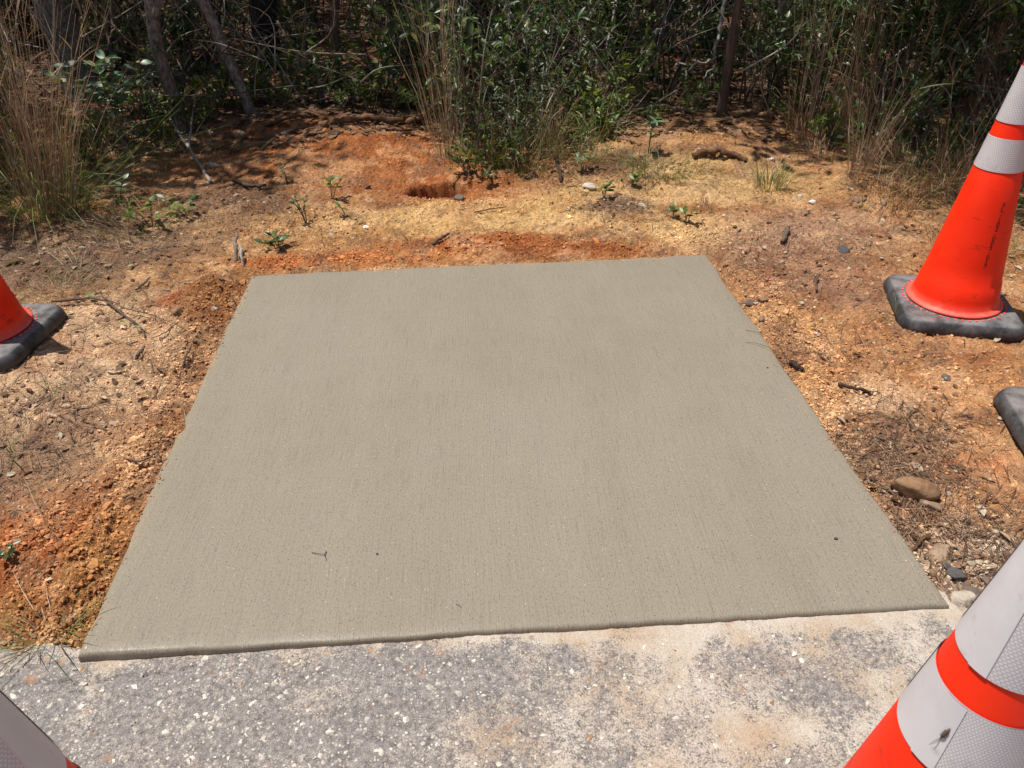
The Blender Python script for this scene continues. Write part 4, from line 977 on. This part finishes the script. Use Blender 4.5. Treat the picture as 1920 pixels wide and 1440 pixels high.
# ------------------------------------------------------------------ branches, roots, twigs
def stick(pts, r0, r1, mat, name, label, cat, tint=.5, k=7, twigs=(), group=None, lift=None):
    """pts: list of (px, py, height above ground)"""
    W = [np.array(spot(px, py)) + np.array([0, 0, h + .004]) for px, py, h in pts]
    base = W[0].copy(); t = thing(name, base, label, cat, group) if twigs else None
    mb = MB(); P = curve_pts([w - base for w in W], 6); r = np.random.default_rng(int(pts[0][0] * 7 + pts[0][1]))
    P[1:-1] += r.normal(0, r0 * .25, (len(P) - 2, 3))
    mb.tube(P, np.linspace(r0, r1, len(P)) * (1 + .10 * r.normal(size=len(P))), k, tint)
    if not twigs:
        o = mb.build(name, mat, None, base); return tag(o, label, cat, group)
    mb.build('main_stem', mat, t)
    for tw in twigs:
        W2 = [np.array(spot(px, py)) + np.array([0, 0, h + .006]) - base for px, py, h in tw]; m2 = MB(); P = curve_pts(W2, 6)
        P[1:-1] += r.normal(0, r0 * .2, (len(P) - 2, 3)); m2.tube(P, np.linspace(r1 * 1.3, r1 * .5, len(P)), 5, tint); m2.build('side_twig', mat, t)
    return t
tw = stick([(100, 572, .012), (185, 570, .02), (225, 590, .012), (265, 620, .010), (273, 638, .006)], .0055, .0022, TWIG, 'forked_twig', 'forked leafy twig lying on the tan soil', 'twig', .35,
           twigs=[[(195, 568, .02), (240, 588, .016), (290, 600, .012), (328, 615, .010)], [(240, 605, .012), (250, 612, .010), (238, 625, .006)], [(335, 613, .010), (310, 630, .008), (285, 642, .006)]])
_o = Vector(tw.location)
for px, py, rz, L in ((180, 566, 2.7, .042), (190, 560, 1.4, .034), (228, 612, -.5, .025), (255, 624, .1, .028)):
    g = spot(px, py, .022) - _o; leaf_obj(tw, LV_LIME[int(px) % 7], g, (math.cos(rz), math.sin(rz), .25), (0, -.3, 1), L, L * .42)
stick([(600, 240, .012), (640, 236, .02), (690, 230, .03), (740, 234, .022), (760, 228, .005)], .018, .020, ROOT, 'exposed_root', 'long exposed root bulging from the red mound', 'root', .5, 9)
stick([(765, 236, .015), (790, 228, .03), (805, 219, .035)], .020, .017, ROOT, 'broken_root', 'broken root end poking from the red mound', 'root', .8, 9)
stick([(495, 236, .0), (540, 228, .02), (583, 218, .012)], .012, .013, ROOT, 'exposed_root', 'thinner root half buried beside the leaning tree', 'root', .3, 8)
stick([(1300, 296, .004), (1335, 292, .020), (1375, 296, .018), (1398, 304, .0)], .019, .015, ROOT, 'exposed_root', 'muddy root arching out of the sandy mound', 'root', .2, 9)
stick([(1160, 262, .0), (1185, 268, .012), (1200, 274, .002)], .012, .010, ROOT, 'exposed_root', 'short root end in the sandy mound face', 'root', .9, 8)
stick([(1170, 215, .04), (1230, 214, .05), (1290, 218, .03)], .012, .009, TWIG, 'fallen_branch', 'fallen brown branch lying along the top of the mound', 'branch', .55, 7)
stick([(1205, 200, .05), (1250, 208, .05), (1285, 222, .02), (1310, 234, .0)], .010, .005, TWIG, 'fallen_branch', 'thin dark branch crossing another on the mound', 'branch', .3, 6)
stick([(395, 343, .0), (370, 308, .03), (340, 275, .08), (305, 235, .18), (288, 215, .24)], .010, .006, TWIG, 'fallen_branch', 'pale forked stick propped beside the slim tree', 'branch', .85, 7, twigs=[[(358, 295, .05), (368, 260, .10), (376, 230, .15)]])
stick([(438, 492, -.01), (446, 482, .035), (450, 470, .075)], .009, .007, TWIG, 'cut_stump', 'small grey stump standing at the slab corner', 'stump', .6, 8)
stick([(456, 500, -.01), (456, 492, .03), (455, 484, .05)], .006, .006, TWIG, 'cut_stump', 'thin pale stump beside a thicker one at the slab corner', 'stump', .9, 7)
stick([(1052, 342, -.005), (1050, 335, .03), (1044, 328, .055), (1041, 322, .07)], .009, .008, TWIG, 'cut_stump', 'blackish curved stub sticking out of the yellow sand', 'stump', .05, 8)
stick([(812, 462, .006), (825, 454, .012), (842, 444, .012)], .006, .005, TWIG, 'short_stick', 'short dark stick on the soil behind the slab', 'stick', .15, 6)
stick([(345, 690, .004), (352, 676, .014), (362, 664, .016)], .0035, .003, TWIG, 'short_stick', 'slender upright stick in loose soil beside the slab', 'stick', .2, 5)
stick([(318, 668, .008), (335, 664, .009), (348, 660, .010)], .002, .0015, TWIG, 'short_stick', 'pale thin stick touching a darker one in loose soil', 'stick', .8, 5)
stick([(258, 678, .008), (266, 668, .012), (274, 658, .012)], .0065, .004, TWIG, 'bark_strip', 'curled brown bark strip on tan soil', 'bark', .5, 6)
stick([(235, 865, .008), (260, 872, .010), (280, 866, .010), (298, 856, .012)], .004, .002, TWIG, 'short_stick', 'grey bent twig touching the slab side', 'stick', .5, 5)
stick([(1570, 725, .006), (1600, 735, .008), (1630, 741, .006)], .0055, .0045, TWIG, 'short_stick', 'dark straight stick on orange soil by the slab', 'stick', .12, 6)
stick([(1478, 686, .010), (1492, 692, .010), (1504, 697, .006)], .008, .006, TWIG, 'short_stick', 'charred stub lying against the slab edge', 'stick', .0, 7)
stick([(1466, 458, .006), (1472, 446, .014), (1476, 434, .016)], .010, .009, TWIG, 'short_stick', 'thick grey-brown stick end on gravelly soil', 'stick', .4, 8)
stick([(1740, 1010, .008), (1722, 1022, .010), (1712, 1035, .008), (1700, 1050, .010)], .005, .004, ROOT, 'small_root', 'small dark reddish root curling beside the slab', 'root', .1, 6)
stick([(1530, 548, .004), (1528, 536, .012), (1532, 524, .014)], .0045, .004, TWIG, 'short_stick', 'tiny stick end near the numbered cone', 'stick', .3, 6)
stick([(10, 350, .0), (30, 352, .02), (48, 356, .0)], .008, .006, TWIG, 'short_stick', 'grey stick in the litter under the grass tuft', 'stick', .7, 6)
stick([(440, 345, .012), (470, 356, .014), (500, 352, .01)], .010, .007, TWIG, 'short_stick', 'dark rotten stick on shaded red soil', 'stick', .15, 6)
stick([(890, 402, .006), (915, 398, .010), (950, 392, .008)], .003, .002, TWIG, 'short_stick', 'long thin twig on yellow sand', 'stick', .2, 5)
stick([(255, 548, .006), (270, 540, .012), (283, 526, .010)], .004, .003, TWIG, 'short_stick', 'brown bent twig on the tan soil behind the forked twig', 'stick', .25, 5)
# standing dead branches, pale and bare
def air_branch(name, label, pts, r0, r1, tint, side=(), mat=TWIG):
    """pts: (px, py, distance north y)"""
    def P3(px, py, y):
        d = RIGHT * ((px - 960) / FPX) + DOWN * ((py - 720) / FPX) + FWD
        return np.array([d.x, d.y, d.z]) * (y / d.y) + np.array([0, 0, CAM_H])
    W = [P3(*p) for p in pts]; base = W[0].copy(); t = thing(name, base, label, 'branch'); mb = MB(); r = np.random.default_rng(abs(int(pts[0][0])))
    P = curve_pts([w - base for w in W], 6); P[1:-1] += r.normal(0, .006, (len(P) - 2, 3)); mb.tube(P, np.linspace(r0, r1, len(P)), 7, tint); mb.build('main_stem', mat, t)
    for s in side:
        P = curve_pts([P3(*p) - base for p in s], 6); m2 = MB(); P[1:-1] += r.normal(0, .004, (len(P) - 2, 3)); m2.tube(P, np.linspace(r1 * 1.1, r1 * .4, len(P)), 5, tint); m2.build('side_twig', mat, t)
    return t
air_branch('dead_branch', 'pale kinked dead branch with drooping forks in front of the slender brown tree', [(1362, -10, 5.3), (1352, 45, 5.25), (1342, 90, 5.2), (1335, 112, 5.15), (1296, 124, 5.1), (1285, 150, 5.05)], .013, .006, .92,
           [[(1338, 100, 5.2), (1342, 122, 5.15), (1322, 142, 5.1), (1320, 155, 5.1)], [(1296, 124, 5.1), (1270, 118, 5.2), (1262, 130, 5.2)]])
air_branch('dead_branch', 'grey lichen-covered dead stem slanting through the thicket', [(1158, -10, 5.9), (1150, 40, 5.8), (1140, 85, 5.7), (1128, 115, 5.6), (1126, 140, 5.55)], .012, .006, .85, [[(1145, 60, 5.75), (1132, 100, 5.6), (1133, 128, 5.5)]])
air_branch('dead_branch', 'thin whitish bare branch spreading sideways in the thicket', [(1300, 0, 5.6), (1285, 25, 5.5), (1240, 55, 5.4), (1196, 78, 5.3)], .008, .003, .95, [[(1240, 55, 5.4), (1228, 88, 5.3), (1215, 105, 5.3)], [(1262, 78, 5.3), (1283, 98, 5.3), (1300, 95, 5.3)]])
air_branch('hanging_vine', 'bare looping vine hanging in front of dead palm fronds', [(204, -10, 5.2), (210, 35, 5.15), (212, 62, 5.1), (196, 95, 5.1), (193, 118, 5.1)], .008, .005, .6)
air_branch('dead_branch', 'grey twiggy branch reaching out beside the tall dry tuft', [(-20, 40, 4.8), (10, 62, 4.8), (30, 90, 4.8), (45, 115, 4.8)], .007, .004, .85, [[(12, 64, 4.8), (40, 78, 4.8), (60, 76, 4.8)]])
air_branch('dead_branch', 'leaning grey pole crossing behind the slanting sheaf', [(1735, 55, 5.0), (1690, 95, 4.8), (1672, 120, 4.6), (1655, 160, 4.3)], .006, .004, .7)
air_branch('dead_branch', 'thin dark twig between the pine trunk and the sapling', [(520, 40, 6.0), (545, 75, 5.9), (575, 105, 5.8), (600, 118, 5.7)], .008, .004, .6)
air_branch('dead_branch', 'pale upright cane in front of the glossy thicket', [(922, 250, 4.7), (930, 200, 4.75), (940, 130, 4.8), (955, 40, 4.85), (948, -10, 4.9)], .006, .005, .75, mat=G_DRY if False else TWIG)
air_branch('dead_branch', 'reddish dry cane rising at the side of the glossy thicket', [(962, 230, 4.7), (960, 150, 4.75), (952, 60, 4.8), (945, -10, 4.85)], .005, .004, .9)

# ------------------------------------------------------------------ stones, leaves, litter
def rock(px, py, sx, sy, sz, tint, label, seed, name='stone', cat='stone', sink=.40, rz=None):
    r = np.random.default_rng(seed); g = spot(px, py); V = ICO2_V.copy()
    for _ in range(14):
        n = norm(r.normal(size=3)); d = r.uniform(.50, .85); k = V @ n; V = np.where((k > d)[:, None], V - (k - d)[:, None] * n, V)
    V = V * (1 + .13 * fbm(V[:, 0] * 2 + V[:, 2], V[:, 1] * 2 - V[:, 2], 2.2, 4, seed))[:, None]
    V = V * np.array([sx, sy, sz]); tt = np.clip(tint + .10 * fbm(V[:, 0] + V[:, 2], V[:, 1], 60, 3, seed), 0, 1)
    me = mesh_np(name, V, [ICO2_F], tt, True); o = link(name, me, STONE)
    o.location = (g.x, g.y, g.z + sz * (1 - 2 * sink) * .9); o.rotation_euler = (r.normal(0, .15), r.normal(0, .15), r.uniform(0, 6.28) if rz is None else rz)
    return tag(o, label, cat, 'stones lying about on the soil')
for a in [(1706, 926, .070, .040, .034, .50, 'largest brown oblong stone beside the slab', 1, 'stone', 'stone', .12, -.25), (1738, 948, .036, .024, .016, .6, 'tan flat stone touching the largest brown one', 2),
          (1580, 470, .036, .030, .018, .16, 'dark grey flat stone on the gravelly soil near the numbered cone', 3), (1628, 460, .028, .018, .016, .56, 'smooth brown stone beside the dark grey flat one', 4),
          (336, 588, .026, .022, .022, .54, 'rounded orange-brown clod by the far left slab corner', 5), (402, 580, .012, .012, .016, .85, 'small pale grey stone at the slab side', 6),
          (684, 427, .022, .015, .012, 1, 'white stone on yellow sand behind the slab', 7), (688, 354, .028, .020, .016, .3, 'grey stone on the red soil with pale sand below it', 8), (1523, 381, .020, .016, .014, .95, 'cream pebble by the shaded bank', 9),
          (398, 312, .040, .026, .018, .85, 'pale stone in brown litter near the propped stick', 10), (535, 250, .028, .022, .018, .92, 'white stone on shaded soil by the roots', 11), (455, 252, .04, .03, .02, .78, 'buff stone at the foot of the leaning tree', 12),
          (688, 224, .030, .020, .016, .95, 'white stone above the long exposed root', 13), (862, 372, .030, .022, .018, .3, 'grey lump at the lip of the dug hole', 14), (1105, 350, .045, .03, .018, .85, 'pale flat stone amid grey litter', 15),
          (1445, 300, .028, .022, .016, .9, 'white stone in sunlit gravel on the bank', 16), (1500, 370, .02, .015, .012, .8, 'buff pebble below the pale tussock', 17), (1610, 375, .045, .03, .018, .42, 'flat reddish stone at the shaded bank', 18),
          (1655, 382, .030, .022, .016, .6, 'brown round stone beside the flat reddish one', 19), (1465, 494, .016, .014, .012, .72, 'small tan pebble on gravelly soil', 20), (1428, 600, .014, .020, .016, .6, 'pale upright stone near the slab edge', 21),
          (1404, 570, .022, .020, .018, .35, 'dark rounded clod at the slab edge', 22), (1428, 563, .024, .018, .014, .55, 'orange clod beside the dark one at the slab edge', 23), (1775, 708, .022, .016, .010, .28, 'grey flat pebble between the two standing cones', 24),
          (1735, 908, .010, .009, .008, .95, 'cream pebble by the largest brown stone', 25), (1530, 625, .010, .008, .006, 1, 'white chip on orange soil', 26), (1425, 652, .010, .008, .007, .95, 'white fleck beside the slab edge', 27)]:
    rock(*a)
for a in [(1788, 1078, .026, .018, .012, .20, 'dark broken asphalt lump at the near slab corner', 41), (1762, 1040, .035, .028, .016, .62, 'grey-buff asphalt lump beside the small reddish root', 42),
          (1815, 1112, .055, .022, .012, .30, 'long grey asphalt fragment at the cracked road edge', 43), (1775, 1062, .018, .014, .010, .12, 'small black asphalt crumb near the slab', 44), (1800, 1060, .014, .012, .008, .55, 'brownish asphalt crumb near the slab', 45),
          (1850, 1090, .024, .016, .008, .35, 'flat grey asphalt flake on the whitish patch', 46), (1745, 1075, .016, .014, .012, .45, 'brown clod in the gap beside the slab', 47)]:
    rock(*a[:7], a[7], 'asphalt_lump', 'rubble')
rock(1157, 1191, .007, .005, .005, .05, 'black pebble on the sandy strip along the slab front', 61, 'pebble', 'pebble', .2).location.z = float(road_h(np.array([.2]), np.array([1.0]))[0]) + .004
def fallen(px, py, L, w, ti, label, seed, lift=.008, lv=LV_DEAD):
    r = np.random.default_rng(seed); g = spot(px, py, lift); me = lv[ti].copy(); me.name = 'fallen_leaf'
    V = np.empty(len(me.vertices) * 3, np.float32); me.vertices.foreach_get('co', V); V = V.reshape(-1, 3); V[:, 0] *= w; V *= L; V[:, 2] *= 1.6; V[:, 1] -= L / 2; me.vertices.foreach_set('co', V.ravel()); me.update()
    o = link('fallen_leaf', me); o.location = g; o.rotation_euler = (r.normal(0, .25), r.normal(0, .25), r.uniform(0, 6.28))
    return tag(o, label, 'fallen leaf', 'fallen leaves on the soil')
for a in [(193, 747, .038, .40, 6, 'pale curled leaf on trampled tan soil', 1), (157, 766, .034, .4, 6, 'yellow-white leaf beside a pale curled one', 2), (25, 493, .075, .6, 6, 'large bleached leaf in the brown litter', 3), (250, 500, .06, .25, 6, 'long bleached leaf on sandy litter', 4),
          (178, 455, .06, .5, 2, 'brown folded leaf below the grass tuft', 5), (105, 460, .055, .4, 2, 'rusty leaf in litter below the grass tuft', 6), (160, 470, .05, .35, 1, 'chestnut leaf lying in litter', 7), (1157, 385, .055, .5, 1, 'reddish leaf in the grey litter patch', 8),
          (1205, 387, .06, .45, 6, 'pale leaf at the edge of the grey litter patch', 9), (1125, 385, .06, .4, 4, 'tan leaf in the grey litter patch', 10), (1000, 330, .07, .5, 0, 'dark curled leaf on the yellow sand crest', 11), (1065, 350, .06, .5, 0, 'blackish leaf beside the curved stub', 12),
          (262, 720, .03, .4, 0, 'dark curled leaf fragment on loose orange soil', 13), (208, 700, .028, .45, 6, 'light leaf scrap near the sprout', 14), (115, 820, .022, .5, 6, 'cream leaf scrap on tan soil', 15), (1527, 620, .05, .3, 6, 'white papery leaf scrap on orange soil', 16),
          (500, 438, .05, .5, 6, 'faded leaf on sand near the slab corner', 17), (160, 792, .02, .4, 0, 'small dark leaf fragment on tan soil', 18), (1665, 535, .035, .4, 6, 'bleached leaf scrap by the numbered cone', 19), (620, 350, .05, .3, 2, 'brown leaf at the foot of a bright seedling', 20),
          (1880, 160, .07, .5, 2, 'brown leaf in the dark growth', 21)]:
    fallen(*a)
def scatter_cards(name, n, sampler, L, W, tint, mat, seed, label, cat, lift=.004, needle=False):
    r = np.random.default_rng(seed); x, y = sampler(r, n); k = pad_dist(x, y) > .01; x, y = x[k], y[k]; n = len(x)
    z = ground_h(x, y) + lift; a = r.uniform(0, 6.283, n); mb = MB(); l = r.uniform(*L, n); w = r.uniform(*W, n)
    T = tint[0] + (tint[1] - tint[0]) * r.random(n)
    D = np.stack([np.cos(a), np.sin(a), r.normal(0, .12, n)], -1); U = np.stack([r.normal(0, .25, n), r.normal(0, .25, n), np.ones(n)], -1)
    P = np.stack([x, y, z], -1)
    if not needle: add_leaves(mb, P, D, U, l, w, T)
    else:
        D = norm(D); S = norm(np.cross(D, U)); t = np.array([-.5, 0, .5]); bend = r.normal(0, .12, n)
        Q = P[:, None] + D[:, None] * (t[None, :, None] * l[:, None, None]) + S[:, None] * ((t ** 2)[None, :, None] * (bend * l)[:, None, None]) + np.array([0, 0, 1]) * (np.array([0, .004, 0])[None, :, None])
        A, B = Q - S[:, None] * (w / 2)[:, None, None], Q + S[:, None] * (w / 2)[:, None, None]
        V = np.stack([A, B], 2).reshape(-1, 3); o = (np.arange(n) * 6)[:, None, None]
        mb.add(V, [(np.array([(0, 1, 3, 2), (2, 3, 5, 4)])[None] + o).reshape(-1, 4)], np.repeat(T, 6))
    ob = mb.build(name, mat); return tag(ob, label, cat, None, 'stuff')
def blob_sampler(cs, uni=None):
    cs = [(plane_pt(*p), a, b, w) for p, a, b, w in cs]; wt = np.array([c[3] for c in cs]); wt = wt / wt.sum()
    def f(r, n):
        i = r.choice(len(cs), n, p=wt); c = np.array([q[0] for q in cs])[i]; s = np.array([(q[1], q[2]) for q in cs])[i]
        p = c + r.normal(0, .55, (n, 2)) * s; return p[:, 0], p[:, 1]
    return f
LIT = [((80, 470), .7, .35, 5), ((250, 400), .5, .4, 3), ((20, 380), .6, .5, 3), ((1650, 855), .22, .18, 2.2), ((1720, 790), .2, .15, 1), ((1740, 980), .22, .25, 2), ((1160, 385), .18, .14, 1.5), ((450, 370), .4, .3, 1.5),
       ((40, 830), .25, .3, 1.6), ((180, 700), .5, .4, 2), ((1500, 480), .4, .4, 1), ((1800, 450), .4, .5, 1.5), ((550, 420), .3, .3, .7), ((1700, 380), .6, .4, 1.5), ((1880, 1000), .2, .2, 1), ((1400, 260), .8, .5, 1), ((230, 560), .3, .3, 1), ((1600, 620), .4, .4, .6), ((1100, 330), .3, .2, 1)]
scatter_cards('pine_needles', 9000, blob_sampler(LIT), (.03, .11), (.0009, .0017), (0, 1), NEEDLE, 21, 'dry pine needles and straw strewn over the soil', 'pine needles', .004, True)
scatter_cards('leaf_litter', 1500, blob_sampler(LIT), (.012, .045), (.006, .022), (0, 1), DEADLEAF, 22, 'scraps of dead leaf scattered on the soil', 'leaf litter', .005)
scatter_cards('twig_litter', 1100, blob_sampler(LIT + [((900, 410), .9, .3, 3), ((1550, 650), .5, .6, 3), ((200, 750), .6, .6, 3), ((1350, 420), .4, .3, 2), ((700, 300), .7, .5, 2)]), (.02, .09), (.0016, .0038), (0, .45), NEEDLE, 29, 'small dark twig fragments strewn over the soil', 'twigs', .005, True)
def deep(r, n): return r.uniform(-6, 6, n), 4.3 + 6.5 * r.random(n) ** 1.3
scatter_cards('forest_litter', 14000, deep, (.04, .10), (.02, .045), (0, .75), DEADLEAF, 23, 'brown leaf litter covering the forest floor', 'leaf litter', .010)
scatter_cards('forest_needles', 9000, deep, (.10, .2), (.0018, .003), (0, .9), NEEDLE, 24, 'fallen pine straw on the forest floor', 'pine needles', .016, True)
# bare twigs filling the thicket
def brush():
    r = np.random.default_rng(31); mb = MB()
    for _ in range(900):
        y = 4.7 + 5 * r.random() ** 1.2; x = r.uniform(-1, 1) * (.72 * y + .3); z0 = gz(x, y)
        d = norm(np.array([r.normal(0, .7), r.normal(0, .5), r.uniform(-.2, 1.2)])); L = r.uniform(.3, 1.1); b = np.array([x, y, z0 + r.uniform(0, .35)])
        P = curve_pts([b, b + d * L * .5 + r.normal(0, .06, 3), b + d * L + r.normal(0, .08, 3)], 4); P[:, 2] = np.maximum(P[:, 2], z0 + .01)
        mb.tube(P, np.linspace(.0042, .0012, len(P)) * r.uniform(.6, 1.3), 4, r.random() ** 1.3)
    tag(mb.build('brushwood', TWIG), 'criss-cross of bare dry twigs filling the thicket', 'brushwood', None, 'stuff')
brush()
# crumbs of soil and gravel
def crumbs(name, n, sampler, smin, smax, pw, col, seed, label, cat, mat, lift=.25, hf=ground_h, padmin=.0):
    r = np.random.default_rng(seed); x, y = sampler(r, n); k = pad_dist(x, y) > padmin; k &= y > edge_y(x) - (.0 if hf is ground_h else 9); x, y = x[k], y[k]; n = len(x)
    s = smin + (smax - smin) * r.random(n) ** pw; R = rot_rand(n, r); sc3 = s[:, None] * r.uniform(.65, 1.25, (n, 3))
    jit = ICO_V[None] * (1 + .30 * r.normal(size=(n, len(ICO_V), 1)))
    V = np.einsum('nij,nvj->nvi', R, jit * sc3[:, None, :]); V[..., 2] *= .8
    V += np.stack([x, y, hf(x, y) + s * lift], -1)[:, None]
    C = soil_col(x, y) if col is None else col(r, n); C = C * r.uniform(.72, 1.18, (n, 1))
    me = mesh_np(name, V.reshape(-1, 3), [(ICO_F[None] + (np.arange(n) * len(ICO_V))[:, None, None]).reshape(-1, 3)], np.repeat(C, len(ICO_V), 0), False)
    return tag(link(name, me, mat), label, cat, None, 'stuff')
LOOSE = [((190, 1020), .14, .22, 4), ((110, 1130), .12, .10, 2.5), ((270, 850), .12, .24, 4), ((350, 690), .14, .24, 4), ((400, 570), .15, .2, 4), ((40, 1010), .14, .14, 3), ((950, 455), .6, .09, 5), ((600, 485), .35, .07, 2.5), ((1430, 530), .1, .3, 2), ((1500, 640), .14, .25, 3),
         ((1560, 760), .14, .22, 3), ((1640, 880), .14, .2, 2.5), ((1700, 1000), .1, .15, 2), ((1600, 650), .4, .3, 3), ((1300, 430), .3, .18, 2), ((850, 370), .4, .12, 2), ((700, 290), .6, .4, 4), ((1000, 385), .5, .12, 2), ((1290, 280), .5, .3, 2), ((1780, 870), .25, .25, 2), ((1480, 450), .3, .3, 2), ((200, 650), .5, .5, 2), ((560, 420), .4, .2, 1.5), ((1800, 700), .3, .2, 1.5)]
crumbs('soil_crumbs', 34000, blob_sampler(LOOSE), .0013, .0060, 3.8, None, 51, 'loose crumbs of orange soil around the slab', 'soil crumbs', CRUMB)
crumbs('soil_clods', 600, blob_sampler(LOOSE), .006, .015, 3.0, None, 52, 'larger clods of orange soil around the slab', 'soil clods', CRUMB, -.15, padmin=.012)
def verge(r, n): return r.uniform(-2.0, 2.1, n), 1.05 + 3.6 * r.random(n) ** 1.1
crumbs('sand_grains', 24000, verge, .0016, .0062, 3.4, None, 58, 'fine sand and soil grains over the verge', 'sand', CRUMB, .1)
def pale(r, n): return np.where(r.random((n, 1)) < .7, np.array([[.54, .45, .33]]), np.array([[.34, .20, .11]])) * r.uniform(.7, 1.15, (n, 1))
GRAV = [((1480, 440), .5, .4, 4), ((1560, 560), .4, .3, 2), ((60, 1210), .25, .06, 2.5), ((1780, 1040), .16, .14, 3), ((1850, 1060), .14, .08, 3), ((1700, 700), .5, .4, 2), ((1800, 850), .3, .3, 1.5), ((150, 800), .5, .5, 1.5), ((700, 380), .8, .3, 1.5), ((500, 280), .5, .4, 1.5), ((1200, 400), .6, .2, 1.5), ((1450, 310), .3, .2, 2)]
crumbs('gravel', 2400, blob_sampler(GRAV), .0016, .0085, 3.5, pale, 53, 'pale shell and quartz gravel mixed in the soil', 'gravel', CRUMB, .2)
def on_road(r, n): return r.uniform(-1.25, 1.3, n), .62 + .46 * r.random(n)
def shell(r, n): return np.where(r.random((n, 1)) < .95, np.array([[.60, .56, .49]]), np.array([[.42, .24, .12]]))
def road_gravel():
    r = np.random.default_rng(54)
    def smp(rr, n):
        x, y = on_road(rr, n); k = (y < edge_y(x) - .012) & (rr.random(n) < np.interp(x, [-1, -.2, .3, 1], [1, .75, .35, .25])); return x[k], y[k]
    crumbs('shell_aggregate', 5600, smp, 0.0016, .0076, 2.4, shell, 54, 'white shell aggregate set in the worn asphalt', 'aggregate', CRUMB, -.42, road_h, -9)
road_gravel()
# soil kicked onto the rim of the slab
def rim(r, n):
    i = r.choice([1, 2, 3], n, p=[.3, .4, .3]); a, b = PAD[i], PAD[(i + 1) % 4]; q = r.random((n, 1)); p = a + (b - a) * q; e = (b - a) / np.linalg.norm(b - a, axis=1, keepdims=True)
    inw = np.stack([-e[:, 1], e[:, 0]], -1); k = .35 + .65 * (fbm(p[:, 0], p[:, 1], 6, 2, 120) > .0)
    p = p + inw * (r.exponential(.009, n) * k - .006)[:, None]; return p[:, 0], p[:, 1]
crumbs('rim_crumbs', 2600, rim, .0008, .0036, 2.5, None, 59, 'soil crumbs spilled onto the rim of the slab', 'soil crumbs', CRUMB, .3, lambda x, y: np.where(pad_dist(x, y) < .001, .0, ground_h(x, y)), -.06)
# bits lying on the slab
def slab_bit(pts, r, tint, name, label, cat):
    W = [np.array([*plane_pt(px, py), .0016 + h]) for px, py, h in pts]; mb = MB(); P = curve_pts([w - W[0] for w in W], 6); mb.tube(P, np.linspace(r, r * .6, len(P)), 5, tint)
    return tag(mb.build(name, TWIG, None, W[0]), label, cat)
slab_bit([(585, 1037, .0), (600, 1041, .003), (610, 1042, 0)], .0008, .1, 'plant_fibre', 'short dark fibre on the concrete', 'fibre')
slab_bit([(612, 1035, .001), (609, 1043, .003), (613, 1051, 0)], .0010, .0, 'plant_fibre', 'curled black fibre on the concrete beside a shorter one', 'fibre')
slab_bit([(1478, 688, .004), (1462, 655, .008), (1430, 630, .006), (1398, 620, .001)], .0009, .15, 'dry_straw', 'long thin grass stem arching onto the slab', 'straw')
slab_bit([(1478, 690, .004), (1450, 662, .008), (1420, 648, .006), (1398, 643, .001)], .0009, .2, 'dry_straw', 'second thin grass stem lying lower on the slab', 'straw')
slab_bit([(855, 1133, 0), (862, 1137, .002), (864, 1140, 0)], .0006, .2, 'plant_fibre', 'tiny hooked fibre near the slab front', 'fibre')
def slab_pebble(px, py, s, label, seed):
    p = plane_pt(px, py); V = ICO2_V * np.array([s, s * .8, s * .6]) * (1 + .15 * fbm(ICO2_V[:, 0], ICO2_V[:, 1] + ICO2_V[:, 2], 1.5, 2, seed))[:, None]
    o = link('pebble', mesh_np('pebble', V, [ICO2_F], np.full(len(V), .08)), STONE); o.location = (p[0], p[1], s * .5); tag(o, label, 'pebble')
slab_pebble(1567, 1011, .0045, 'lone dark pebble on the concrete', 1)
slab_pebble(707, 1039, .0028, 'tiny dark speck of grit on the concrete', 2)
slab_pebble(1439, 690, .003, 'reddish grit speck near the grass stems on the concrete', 3)

# name every shrub by what it grows beside
MARKS = [(158, 185, 'the stout grey trunk'), (345, 247, 'the slim forked tree'), (478, 216, 'the leaning pale tree'), (512, 128, 'the straight blackish pine'), (637, 177, 'the thin brown sapling'), (885, 92, 'the thick dark pine'),
         (1350, 218, 'the slender tree on the mound'), (1470, 196, 'the kinked grey tree'), (1328, 92, 'the trunk past bare branches'), (1800, 200, 'the narrow reddish trunk'), (95, 400, 'the tall russet grass tuft'),
         (838, 292, 'the pale bundle of stalks'), (1022, 285, 'the cut grass stubble'), (1515, 262, 'the russet grass tangle'), (1612, 330, 'the slanting sheaf of stalks'), (1760, 350, 'the bristly grass hummock'), (1790, 285, 'the reddish stalk bundle'),
         (565, 105, 'the green palmetto'), (240, 115, 'the dead palm fronds'), (1120, 262, 'the arching pale grass'), (1150, 215, 'the fine upright grass'), (1585, 275, 'the upright straw stalks'), (60, 90, 'the dark trunk past the fronds'), (1090, 20, 'the distant dark trunk')]
MARKS = [(plane_pt(px, py), ph) for px, py, ph in MARKS]
BASES = {'glossy': 'dark glossy oval-leaved shrub', 'lime': 'low fresh green broad-leaved plant', 'olive': 'twiggy olive-green small-leaved shrub', 'myrtle': 'tall shrub with long narrow leaves'}
for t, k in SHRUBS:
    d = [math.hypot(t.location.x - m[0][0], t.location.y - m[0][1]) for m in MARKS]; i = int(np.argmin(d))
    t['label'] = BASES[k] + (' beside ' if d[i] < .55 else ' well behind ' if t.location.y > MARKS[i][0][1] + .3 else ' not far from ') + MARKS[i][1]
